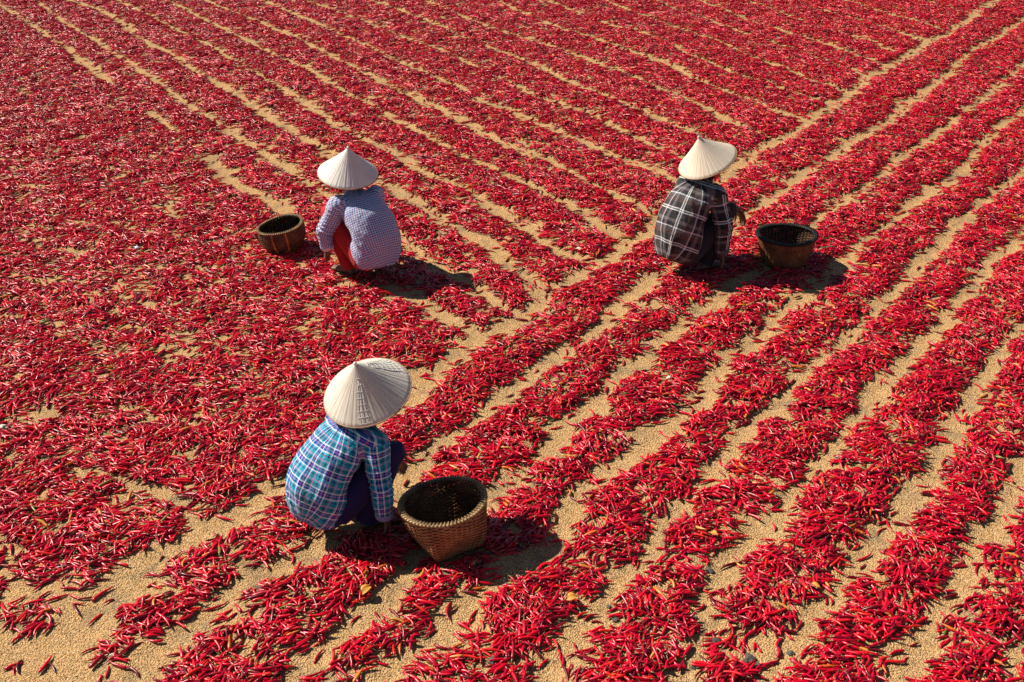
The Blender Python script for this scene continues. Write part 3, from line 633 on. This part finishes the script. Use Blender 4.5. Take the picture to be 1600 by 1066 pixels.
    for i in range(n):
        v = co[i]; q = noise.noise(Vector((v[0] * 9 + sd_, v[1] * 5, v[2] * 7))) ; q2 = noise.noise(Vector((v[0] * 20, v[1] * 14 + sd_, v[2] * 20)))
        disp[i] = .009 * q + .0045 * q2
        if owner[i]:
            d2, s2, f2, a2 = sl[owner[i] - 1]; Ls = (sleeves[owner[i] - 1][2] - sleeves[owner[i] - 1][1]).length
            e = math.exp(-((s2[i] - Ls) / .09) ** 2) + .5 * math.exp(-(s2[i] / .06) ** 2)
            disp[i] += .0062 * e * math.sin(s2[i] * 210 + 2.2 * math.sin(U[i] * 40) + 4 * q)
        else:
            fold = abs(noise.noise(Vector((U[i] * 11 + V[i] * 5 + sd_, V[i] * 2.2, 3.3)))); disp[i] += .030 * (.28 - fold) * (.4 + .6 * ease(1 - V[i] / .4))
    co += nrm * disp[:, None]; sm.vertices.foreach_set('co', co.astype(np.float32).ravel())
    # cloth coordinates for each panel, at every vertex
    UV = [np.stack([np.arctan2((co - np.array(waist)) @ lat, ((co - np.array(waist)) @ back) + .02) * .15, sT], -1)]
    for i in range(2):
        d2, s2, f2, a2 = sl[i]; rel = co - f2; x_ = np.cross(a2, np.array((0, 1., 0))); x_ /= np.linalg.norm(x_, axis=1)[:, None] + 1e-9; y_ = np.cross(a2, x_)
        se = np.array(sleeves[i][3] - sleeves[i][1]); se /= np.linalg.norm(se); UV.append(np.stack([np.arctan2((rel * x_).sum(1), (rel * y_).sum(1)) * .058 + .3, (co - np.array(sleeves[i][1])) @ se + .11], -1))
    bm = bmesh.new(); bm.from_mesh(sm); uvl = bm.loops.layers.uv.new('cloth'); per = (.15 * 2 * math.pi, .058 * 2 * math.pi, .058 * 2 * math.pi)
    for fc in bm.faces:
        ow = max(owner[v.index] for v in fc.verts); us = [UV[ow][lp.vert.index] for lp in fc.loops]; mx = max(q[0] for q in us)
        for lp, q in zip(fc.loops, us): lp[uvl].uv = (q[0] + (per[ow] if mx - q[0] > per[ow] / 2 else 0), q[1])
        fc.smooth = True
    hdir = Vector(P.get('hem_dir', (.12, 0, -1))).normalized(); kill = []
    for v in bm.verts:
        i = v.index
        if owner[i] == 0 and (v.co - lo).dot(hdir) + .008 * math.sin(UV[0][i][0] * 30) > P.get('hem_drop', -.004): kill.append(v)
        elif owner[i]:
            side, sh, el, end = sleeves[owner[i] - 1]; dd = (end - el).normalized()
            if (v.co - end).dot(dd) > .004 and (v.co - end).length < .14: kill.append(v)
    bmesh.ops.delete(bm, geom=kill, context='VERTS'); bm.to_mesh(sm); bm.free()
    so_ = link(names[0], sm, mats[0], root); md = so_.modifiers.new('thickness', 'SOLIDIFY'); md.thickness = .0022; md.offset = -1
    for side, sh, el, end in sleeves:
        dd = (end - el).normalized(); a = dd.orthogonal().normalized(); b = dd.cross(a); cg = Geo()
        mk = lambda r, o_: [end + dd * o_ + (a * math.cos(2 * math.pi * j / 28) + b * math.sin(2 * math.pi * j / 28)) * (r * P.get('cuff_r', 1) + .0012 * math.sin(j * 1.7)) for j in range(28)]
        cg.ring_tube([mk(.0475, -.026), mk(.0500, -.020), mk(.0490, .0), mk(.0470, .012), mk(.0440, .012), mk(.045, -.02)], caps=False)
        link('cuff', cg.mesh('cuff'), P.get('cuff_mat' + side, mats[0]), so_)
    nd = (neck - chest).normalized(); a = Vector((0, 1, 0)); b = nd.cross(a).normalized(); cg = Geo()
    mk = lambda r, o_: [neck + nd * (o_ + .012 * math.cos(2 * math.pi * j / 28)) + (a * math.cos(2 * math.pi * j / 28) * r + b * math.sin(2 * math.pi * j / 28) * r) for j in range(28)]
    cg.ring_tube([mk(.070, -.016), mk(.064, .0), mk(.058, .022), mk(.056, .024), mk(.054, .02), mk(.056, -.01)], caps=False)
    link('collar', cg.mesh('collar'), mats[0], so_)
    conical_hat(root, headc + axis * P.get('hat_up', .035), axis, mats[2], P.get('seed', 0), P.get('hat_r', .205), P.get('stitches', ()))
    return bo
def wrinkle(me, amp, sc, seed):
    n = len(me.vertices); co = np.empty(n * 3, np.float32); me.vertices.foreach_get('co', co); nr = np.empty(n * 3, np.float32); me.vertices.foreach_get('normal', nr); co = co.reshape(-1, 3); nr = nr.reshape(-1, 3)
    dp = np.array([noise.noise(Vector((v[0] * sc + seed, v[1] * sc, v[2] * sc * .7))) + .5 * noise.noise(Vector((v[0] * sc * 2.4, v[1] * sc * 2.4 + seed, v[2] * sc * 2))) for v in co])
    co += nr * (dp * amp)[:, None]; me.vertices.foreach_set('co', co.astype(np.float32).ravel()); me.update()

def sandals(root, P):
    for s, side in ((-1, 'R'), (1, 'L')):
        an = Vector(P['ankle' + side]); h = P.get('toe' + side, s * .25); hd = Vector((math.cos(h), math.sin(h), 0)); sd_ = Vector((-hd.y, hd.x, 0)); f = Vector((an.x, an.y, 0)); g = Geo()
        ring = lambda z: [f + hd * (.065 + .128 * math.cos(a)) + sd_ * ((.043 + .006 * math.cos(a)) * math.sin(a)) + Vector((0, 0, z)) for a in [2 * math.pi * j / 28 for j in range(28)]]
        g.ring_tube([ring(-.014), ring(.004)]); o = link('sandal', g.mesh('sandal', False), M_SANDAL, root)
        g = Geo()
        for q in (-1, 1): g.tube([f + hd * .12 + sd_ * .008 * q + Vector((0, 0, .038)), f + hd * .085 + sd_ * .024 * q + Vector((0, 0, .052)), f + hd * .05 + sd_ * .044 * q + Vector((0, 0, .02))], .005, 6)
        link('strap', g.mesh('strap'), M_SANDAL, o)

# ------------------------------------------------------------------ woven baskets
def basket(name, base, prof, nst, nrow, mats, square=0.0, tilt=(0, 0, 0), rotz=0, bands=(), seed=0, rim_r=.0085, open_from=.72, in_mat=None):
    """prof: list of (height, radius); square: how far the base is squared off; wefts go in front of and behind the stakes"""
    root = empty(name, base, 0); root.rotation_euler = tilt
    hs = [p[0] for p in prof]; rs_ = [p[1] for p in prof]; Ht = hs[-1]; rr = random.Random(seed)
    ph = rr.uniform(0, 6)
    def pt(a, z, off=0.0):
        r = np.interp(z, hs, rs_) + off; t = z / Ht; sq = square * (1 - ease((t - .05) / .85))
        aa = a + rotz; c, s_ = math.cos(aa), math.sin(aa)
        m = max(abs(c), abs(s_)); k = (1 - sq) + sq * min(1.14, .84 / m)
        r *= k; r *= 1 + .012 * math.sin(2 * a + ph)
        return Vector((r * math.cos(a), r * math.sin(a), z + .004 * math.sin(a * 2 + ph) * t))
    g = Geo(); NA = nst * 4; dz = (Ht - .012) / nrow
    for k in range(nrow):
        z0 = .006 + k * dz; par = k % 2; w = dz * (rr.uniform(.49, .53) if k < nrow * open_from else rr.uniform(.40, .47)); ring = []
        for j in range(NA):
            a = 2 * math.pi * j / NA; off = .0042 * math.cos(nst / 2 * a + math.pi * par); zz = z0 + dz * .5 + .0010 * math.sin(a * 7 + k)
            ring.append([pt(a, max(0, zz - w), off - .0012), pt(a, max(0, zz - w), off + .0012), pt(a, zz + w, off + .0014), pt(a, zz + w, off - .0010)])
        g.ring_tube(ring, closed=True)
    g.m = [1 if q % 4 in (3, 0) and q % 4 == 3 else 0 for q in range(len(g.f))]  # inner strand faces: weathered bamboo, darkened to paint in the interior's shade
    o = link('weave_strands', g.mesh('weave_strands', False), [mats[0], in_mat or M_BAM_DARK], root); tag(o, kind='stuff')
    g = Geo()
    for k in range(nst):
        a = 2 * math.pi * k / nst; P = [pt(a, z, 0) for z in np.linspace(0, Ht, 12)]; t_ = Vector((-math.sin(a), math.cos(a), 0)); n_ = Vector((math.cos(a), math.sin(a), 0)); w = .0085
        g.ring_tube([[p - t_ * w - n_ * .0008, p + t_ * w - n_ * .0008, p + t_ * w + n_ * .0008, p - t_ * w + n_ * .0008] for p in P])
    o = link('stakes', g.mesh('stakes', False), mats[1], root); tag(o, kind='stuff')
    g = Geo(); NB = 64      # base: two crossing layers seen as one plaited floor
    g.ring_tube([[pt(2 * math.pi * j / NB, 0, -.002) + Vector((0, 0, .002)) for j in range(NB)], [pt(2 * math.pi * j / NB, 0, -.002) * .98 + Vector((0, 0, .009)) for j in range(NB)]])
    link('basket_floor', g.mesh('basket_floor', False), mats[1], root)
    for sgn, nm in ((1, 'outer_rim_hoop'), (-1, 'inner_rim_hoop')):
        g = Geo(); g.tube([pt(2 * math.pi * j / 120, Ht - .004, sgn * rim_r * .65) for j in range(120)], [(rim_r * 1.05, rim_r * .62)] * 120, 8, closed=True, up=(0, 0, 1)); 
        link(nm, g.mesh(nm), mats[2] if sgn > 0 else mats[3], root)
    g = Geo(); nl = 72; P = []     # lashing wound round both hoops
    for j in range(nl * 10):
        a = 2 * math.pi * j / (nl * 10); b = 2 * math.pi * (j % 10) / 10; c = pt(a, Ht - .004, (rim_r * 1.75) * math.cos(b)); P.append(c + Vector((0, 0, rim_r * 1.35 * math.sin(b))))
    g.tube(P, .0021, 4, closed=True); o = link('rim_lashing', g.mesh('rim_lashing'), mats[2], root); tag(o, kind='stuff')
    for a in bands:
        for off in (.0052,):
            g = Geo(); P = [pt(a, z, off) for z in np.linspace(.01, Ht - .012, 14)]; t_ = Vector((-math.sin(a), math.cos(a), 0)); n_ = Vector((math.cos(a), math.sin(a), 0)); w = .0065
            g.ring_tube([[p - t_ * w - n_ * .001, p + t_ * w - n_ * .001, p + t_ * w + n_ * .0015, p - t_ * w + n_ * .0015] for p in P]); link('upright_band', g.mesh('upright_band', False), M_BAM_ORANGE, root)
    return root
# ------------------------------------------------------------------ the three workers
def pose(**kw):
    P = dict(hip=(-.17, 0, .185), waist=(-.185, 0, .325), chest=(-.065, 0, .475), neck=(.075, 0, .575), head=(.125, 0, .675),
             shoulderR=(.03, -.150, .530), shoulderL=(.03, .150, .530), thighR=(-.15, -.085, .18), thighL=(-.15, .085, .18),
             kneeR=(.165, -.140, .43), kneeL=(.18, .145, .43), ankleR=(.01, -.105, .07), ankleL=(.01, .105, .07),
             elbowR=(.025, -.245, .315), wristR=(.04, -.235, .13), elbowL=(.19, .24, .33), wristL=(.37, .16, .16),
             handR=(.35, .10, -.8), handL=(.5, -.1, -.7), palmR=(-.5, .5, -.2), palmL=(-.5, -.5, -.2), thumbR=-1, thumbL=1)
    P.update(kw); return P
def to_local(v, rz):
    c, s = math.cos(-rz), math.sin(-rz); return (v[0] * c - v[1] * s, v[0] * s + v[1] * c, v[2])
def worker(px, py, face_deg, axis_world, P, mats, names, label, sc=1.0, sandal=False):
    x, y = ground_pt(px, py); rz = R(face_deg); root = empty('person', (x, y, .012), rz, sc)
    P['hat_axis'] = to_local(axis_world, rz); squatter(root, P, mats, names)
    tag(root, label, 'person', 'workers in conical hats')
    if sandal: sandals(root, P)
    for s in 'RL':
        a = Matrix.Rotation(rz, 3, 'Z') @ (Vector(P['ankle' + s]) * sc + Vector((.06, 0, 0))); clear_disc(x + a.x, y + a.y, .085)
    h = Matrix.Rotation(rz, 3, 'Z') @ Vector(P['hip']); 
    return root
worker(555, 815, 40, (-.184, -.338, .925), pose(seed=1, hat_r=.233, hip=(-.19, 0, .185), waist=(-.215, 0, .325), chest=(-.06, 0, .50), neck=(.085, 0, .61), head=(.140, 0, .715), shoulderR=(.055, -.16, .555), shoulderL=(.04, .155, .555), stitches=[(-2.42, -2.10, .22, .95, 8, 3), (-.35, .50, .22, .9, 8, 7)]),
       (M_PLAID1, M_NAVY, M_PALM1), ('plaid_shirt', 'trousers'), 'person in teal blue plaid shirt and conical hat squatting left of the nearest basket', sc=.9)
worker(568, 426, 130, (.094, -.227, .97), pose(seed=2, hat_r=.21, wrap=True, hem_drop=-.006, kneeL=(.165, .14, .425), cuff_matL=M_WHITECLOTH, elbowL=(.10, .235, .33), wristL=(.11, .215, .20), elbowR=(.2, -.23, .34), wristR=(.36, -.15, .2)),
       (M_PLAID2, M_REDCLOTH, M_PALM2), ('checked_shirt', 'wrapped_skirt'), 'person in pale blue check shirt and red skirt squatting right of the small dark basket')
worker(1082, 418, 42, (-.39, -.185, .90), pose(seed=3, hat_r=.21, chest=(-.075, 0, .53), waist=(-.18, 0, .36), neck=(.065, 0, .640), head=(.095, 0, .745), shoulderR=(.01, -.15, .595), shoulderL=(.03, .145, .58), elbowR=(.02, -.235, .37), wristR=(.03, -.23, .165),
       elbowL=(.25, .10, .455), wristL=(.42, -.055, .345), handL=(.30, -.30, -.9), palmL=(-.8, -.1, -.55), cuffL=.12, curlL=.45, stitches=[]),
       (M_PLAID3, M_BLACK, M_PALM3), ('plaid_shirt', 'trousers'), 'person in black and white plaid shirt and sandals squatting left of the blackened rim basket', sandal=True)

# ------------------------------------------------------------------ the baskets
def put_basket(px, py, r, label, **kw):
    x, y = ground_pt(px, py); b = basket('woven_basket', (x, y, .008), **kw); clear_disc(x, y, r); tag(b, label, 'basket', 'open bamboo baskets'); return b
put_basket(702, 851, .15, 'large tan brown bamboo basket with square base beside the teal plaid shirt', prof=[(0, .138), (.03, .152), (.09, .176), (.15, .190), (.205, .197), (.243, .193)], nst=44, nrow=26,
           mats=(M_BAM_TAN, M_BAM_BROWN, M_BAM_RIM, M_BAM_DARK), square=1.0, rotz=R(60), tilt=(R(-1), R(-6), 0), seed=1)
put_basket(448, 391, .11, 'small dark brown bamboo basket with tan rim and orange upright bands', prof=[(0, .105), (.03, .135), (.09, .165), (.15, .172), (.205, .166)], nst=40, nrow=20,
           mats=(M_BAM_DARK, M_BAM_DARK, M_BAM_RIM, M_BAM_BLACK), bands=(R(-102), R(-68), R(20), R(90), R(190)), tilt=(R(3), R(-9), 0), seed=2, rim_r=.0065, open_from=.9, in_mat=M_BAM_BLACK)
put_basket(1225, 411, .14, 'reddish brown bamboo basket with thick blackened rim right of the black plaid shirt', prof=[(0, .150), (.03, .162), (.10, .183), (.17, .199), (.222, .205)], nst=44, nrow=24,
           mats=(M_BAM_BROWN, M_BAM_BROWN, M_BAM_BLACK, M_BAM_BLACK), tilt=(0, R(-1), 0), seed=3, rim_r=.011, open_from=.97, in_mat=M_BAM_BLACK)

# ------------------------------------------------------------------ stones, leaves and scraps
def stone(px, py, r, m, label, name='stone', cat='stone', seed=0):
    rr = random.Random(seed); bm = bmesh.new(); bmesh.ops.create_icosphere(bm, subdivisions=2, radius=1); o3 = Vector((rr.uniform(0, 99), 0, 0))
    for v in bm.verts:
        v.co = v.co * (1 + .5 * noise.noise(v.co * 1.3 + o3) + .15 * noise.noise(v.co * 4 + o3)); v.co = Vector((v.co.x * 1.15 * r, v.co.y * r, v.co.z * r * .62))
    me = bpy.data.meshes.new(name); bm.to_mesh(me); bm.free(); x, y = ground_pt(px, py); o = link(name, me, m); o.location = (x, y, hgt(x, y) + r * .28); o.rotation_euler = (0, 0, rr.uniform(0, 6)); tag(o, label, cat, 'stones among the chillies')
for i, (px, py, r, lab) in enumerate([(1061, 862, .010, 'tiny dark stone in the bare lane right of the basket shadow'), (1109, 892, .016, 'dark grey stone at the upper end of a stony bare lane at lower right'),
        (1086, 965, .012, 'small grey stone at the left side of the stony lane at lower right'), (1132, 943, .010, 'small dark stone beside chillies halfway down the stony lane at lower right'), (1118, 1002, .018, 'larger grey stone near the lower end of the stony lane'),
        (1137, 955, .014, 'grey stone touching the chilli row right of the stony lane'), (1172, 1030, .022, 'largest grey stone among chillies near the bottom edge right of centre'), (1182, 1042, .017, 'dark stone just below the largest grey stone near the bottom edge'),
        (1235, 1022, .014, 'lone dark stone on bare husks right of the largest grey stone'), (1165, 1033, .012, 'small stone touching the left of the largest grey stone'), (1083, 1043, .012, 'lowest small stone of the stony lane at the bottom edge'),
        (405, 925, .022, 'blackish lump beside a raked row below the teal plaid shirt'), (770, 1035, .020, 'dark rounded stone at the bottom centre between sparse chillies'), (778, 1026, .012, 'small dark stone touching the dark rounded stone at bottom centre'),
        (1152, 960, .009, 'tiny dark stone at the row edge right of the stony lane'), (1131, 930, .011, 'small blackish stone uppermost at the right of the stony lane'), (962, 971, .015, 'grey stone in the grey gritty patch below the basket to the right'), (952, 948, .012, 'smaller stone just above the grey stone in the gritty patch')]):
    stone(px, py, r, M_STONE, lab, seed=i)
for i, (px, py, r, lab) in enumerate([(160, 838, .013, 'pale cream pebble among red chillies at lower left'), (175, 1026, .013, 'pale cream pebble in the lowest raked row at bottom left'),
        (5, 672, .020, 'white pebble at the left edge of the photo'), (1232, 94, .026, 'round pale pebble in the far rows near the upper seam'), (1045, 593, .014, 'pale grey pebble among chillies right of centre')]):
    stone(px, py, r, M_PALE, lab, 'pebble', 'pebble', 40 + i)
def leaf(px, py, L, Wd, m, label, rz, name='leaf', cat='leaf'):
    g = Geo(); n = 9; rows = []
    for i in range(n):
        t = i / (n - 1); w = Wd * math.sin(math.pi * (t * .92 + .05)) ** .8; x = (t - .5) * L; zc = .006 + .010 * math.sin(t * 3) ; rows.append([(x, -w, zc + .005), (x, -w * .5, zc + .001), (x, 0, zc - .001), (x, w * .5, zc + .001), (x, w, zc + .006), (x, w * .5, zc), (x, 0, zc - .002), (x, -w * .5, zc)])
    g.ring_tube(rows); x, y = ground_pt(px, py); o = link(name, g.mesh(name), m); o.location = (x, y, hgt(x, y) + .022); o.rotation_euler = (.2, -.1, rz); tag(o, label, cat)
M_LEAFG = plain('leaf_green', (.10, .17, .02), .5); M_LEAFY = plain('leaf_dry_orange', (.62, .26, .03), .6); M_SCRAP = plain('pale_blue_scrap', (.55, .60, .70), .5); M_CYAN = plain('pale_green_straw', (.30, .60, .45), .5)
leaf(860, 664, .055, .008, M_LEAFG, 'green chilli leaf lying between two raked rows in the middle', .6)
leaf(1508, 432, .05, .010, M_LEAFG, 'green leaf standing out on the row at the right edge', 1.4)
leaf(215, 396, .045, .012, M_SCRAP, 'pale bluish white scrap lying among chillies at middle left', .3, 'paper_scrap', 'scrap')
leaf(1292, 395, .11, .003, M_CYAN, 'thin pale green straw lying right of the blackened rim basket', .1, 'plastic_straw', 'straw')
leaf(904, 396, .05, .012, M_PALE, 'whitish dry leaf lying at the seam of the raked rows', -.5)
leaf(572, 932, .06, .022, M_LEAFY, 'orange dried chilli skin curled below the teal plaid shirt', 1.0, 'dried_chilli_skin', 'dried chilli')
leaf(893, 946, .05, .022, M_LEAFY, 'orange dried chilli skin lying below the basket shadow to the right', .3, 'dried_chilli_skin', 'dried chilli')
leaf(1115, 845, .045, .014, M_LEAFY, 'yellow orange dried chilli skin in the row right of the basket', -.8, 'dried_chilli_skin', 'dried chilli')
leaf(1272, 925, .05, .014, M_LEAFY, 'orange dried chilli skin in the row at lower right', -.6, 'dried_chilli_skin', 'dried chilli')
# ------------------------------------------------------------------ lay the chillies out
for (cx, cy, r) in KEEP_CLEAR:      # nothing lies under feet or baskets
    CH = CH[np.hypot(CH[:, 0] - cx, CH[:, 1] - cy) > r]
px, py, dz = depth_px(CH[:, 0], CH[:, 1], CH[:, 2])
# the 300 that show largest: nearest the camera and on top of the heap
score = dz + .9 * (1 - CH[:, 8]) * (CH[:, 9] < .45) + .0
ok = (px > 12) & (px < 1588) & (py < 1050) & (CH[:, 6] < 13)
hero = np.argsort(np.where(ok, score, 1e9))[:300]
STRIPS = ['leftmost', 'second', 'third', 'fourth', 'fifth', 'sixth', 'seventh', 'eighth', 'ninth']
def lane_x_at(k, yy):
    pts = LANE_W[k][0]
    for (ax, ay), (bx, by) in zip(pts[:-1], pts[1:]):
        if min(ay, by) <= yy <= max(ay, by): return ax + (bx - ax) * (yy - ay) / (by - ay + 1e-9)
    return None
for idx in hero:
    x, y, z, rz, tilt, roll, kind, sc, u, br = CH[idx]; kind = int(kind)
    s = sum(1 for k in range(9) if (lane_x_at(k, y) is not None and x > lane_x_at(k, y)))
    src = kind if kind < 10 else {10: 2, 11: 5, 12: 0}[kind]
    pod, stm, whole, word = PODS[src]
    colour = 'red' if kind < 10 else ('orange' if kind < 12 else 'green')
    me = pod if kind < 10 else bpy.data.meshes.get('pod_' + colour) or recol(pod, M_ORANGE if kind < 12 else M_GREEN)
    if kind >= 10: me.name = 'pod_' + colour
    o = bpy.data.objects.new('chilli', me); COL.objects.link(o); o.location = (x, y, z); o.rotation_euler = (roll, tilt, rz); o.scale = (sc, sc, sc)
    where = ('in the %s bottom edge row from left' % STRIPS[min(max(s - 1, 0), 8)]) if s > 0 else 'at the bottom left corner'
    ax_, ay_, _q = depth_px(x - .03 * math.cos(rz), y - .03 * math.sin(rz)); bx_, by_, _q = depth_px(x + .03 * math.cos(rz), y + .03 * math.sin(rz))
    an = math.degrees(math.atan2(ay_ - by_, bx_ - ax_)) % 180
    lie = 'lying level' if an < 15 or an > 165 else ('slanting right' if an < 70 else ('pointing down' if an < 110 else 'slanting left'))
    tag(o, '%s %s chilli%s %s %s' % (word, colour, ' with stalk' if stm else '', lie, where), 'chilli', 'chillies nearest the camera in the raked rows')
    if stm:
        c = bpy.data.objects.new('stalk', stm); COL.objects.link(c); c.parent = o
mask = np.ones(len(CH), bool); mask[hero] = False
CH = CH[mask]
def scatter(name, A, protos, label):
    """one stuff object: points with the pods instanced on them by geometry nodes"""
    me = bpy.data.meshes.new(name); n = len(A); me.vertices.add(n); me.vertices.foreach_set('co', np.ascontiguousarray(A[:, :3], dtype=np.float32).ravel())
    a = me.attributes.new('rot', 'FLOAT_VECTOR', 'POINT'); a.data.foreach_set('vector', np.stack([A[:, 5], A[:, 4], A[:, 3]], -1).astype(np.float32).ravel())
    a = me.attributes.new('idx', 'INT', 'POINT'); a.data.foreach_set('value', A[:, 6].astype(np.int32))
    a = me.attributes.new('siz', 'FLOAT', 'POINT'); a.data.foreach_set('value', A[:, 7].astype(np.float32))
    for p in protos:
        for m in p.materials:
            if m.name not in me.materials: me.materials.append(m)
    o = link(name, me, me.materials[0]); tag(o, label, kind='stuff')
    col = bpy.data.collections.new(name + '_kinds')
    for i, p in enumerate(protos):
        q = bpy.data.objects.new('%s_kind_%02d' % (name, i), p); col.objects.link(q)
    ng = bpy.data.node_groups.new(name, 'GeometryNodeTree'); ng.interface.new_socket('Geometry', in_out='INPUT', socket_type='NodeSocketGeometry'); ng.interface.new_socket('Geometry', in_out='OUTPUT', socket_type='NodeSocketGeometry')
    N = ng.nodes; gi = N.new('NodeGroupInput'); go = N.new('NodeGroupOutput'); iop = N.new('GeometryNodeInstanceOnPoints'); ci = N.new('GeometryNodeCollectionInfo')
    ci.inputs['Collection'].default_value = col; ci.inputs['Separate Children'].default_value = True; ci.inputs['Reset Children'].default_value = True
    def attr(nm, typ):
        q = N.new('GeometryNodeInputNamedAttribute'); q.data_type = typ; q.inputs['Name'].default_value = nm; return q.outputs['Attribute']
    L = ng.links.new
    e = N.new('FunctionNodeEulerToRotation'); L(attr('rot', 'FLOAT_VECTOR'), e.inputs[0])
    L(gi.outputs[0], iop.inputs['Points']); L(ci.outputs[0], iop.inputs['Instance']); iop.inputs['Pick Instance'].default_value = True
    L(attr('idx', 'INT'), iop.inputs['Instance Index']); L(e.outputs[0], iop.inputs['Rotation']); L(attr('siz', 'FLOAT'), iop.inputs['Scale']); L(iop.outputs[0], go.inputs[0])
    md = o.modifiers.new('lay', 'NODES'); md.node_group = ng
    return o
scatter('chilli_spread', CH, PROTO, 'wide spread of small red chillies drying in raked rows on the sandy ground')
print('chillies', len(CH))
# ------------------------------------------------------------------ loose rice husks on the bare ground of the nearer lanes
def husks():
    XX, YY = np.meshgrid(GX, GY); px, py, dz = depth_px(XX, YY)
    w = (BARE > .25) & (px > -60) & (px < 1660) & (py < 1130) & (YY < 7.6)
    lam = np.where(w, (BARE ** .5) * 11000 * CELL * CELL * np.clip((8.2 - YY) / 3.2, .15, 1) * (.35 + 1.3 * WOB), 0); n = rng.poisson(lam); jj, ii = np.nonzero(n); rep = n[jj, ii]; jj = np.repeat(jj, rep); ii = np.repeat(ii, rep); m = len(jj)
    x = GX[ii] + rng.uniform(-.5, .5, m) * CELL; y = GY[jj] + rng.uniform(-.5, .5, m) * CELL
    return np.stack([x, y, HGT[jj, ii] + .001, rng.uniform(0, 6.28, m), rng.normal(0, .3, m), rng.normal(0, .4, m), rng.choice(3, m, p=[.55, .29, .16]), rng.uniform(.6, 1.25, m), x * 0, x * 0], -1)
def husk_mesh(m, L, w_):
    g = Geo(); h = w_ * .55; g.add([(-L, 0, 0), (0, -w_, 0), (L, 0, 0), (0, w_, 0), (0, 0, h * 1.6)], [(0, 1, 4), (1, 2, 4), (2, 3, 4), (3, 0, 4)]); me = g.mesh('husk'); me.materials.append(m); return me
M_HUSK = plain('husk_pale', (.84, .58, .29), .7); M_HUSK2 = plain('husk_brown', (.48, .28, .105), .8); M_HUSK3 = plain('husk_dark', (.085, .055, .03), .8)
HUSKS = husks(); print('husks', len(HUSKS))
scatter('rice_husks', HUSKS, [husk_mesh(M_HUSK, .0038, .0015), husk_mesh(M_HUSK2, .004, .0015), husk_mesh(M_HUSK3, .0035, .0018)], 'loose golden brown rice husks and dark bits on the bare lanes in front')
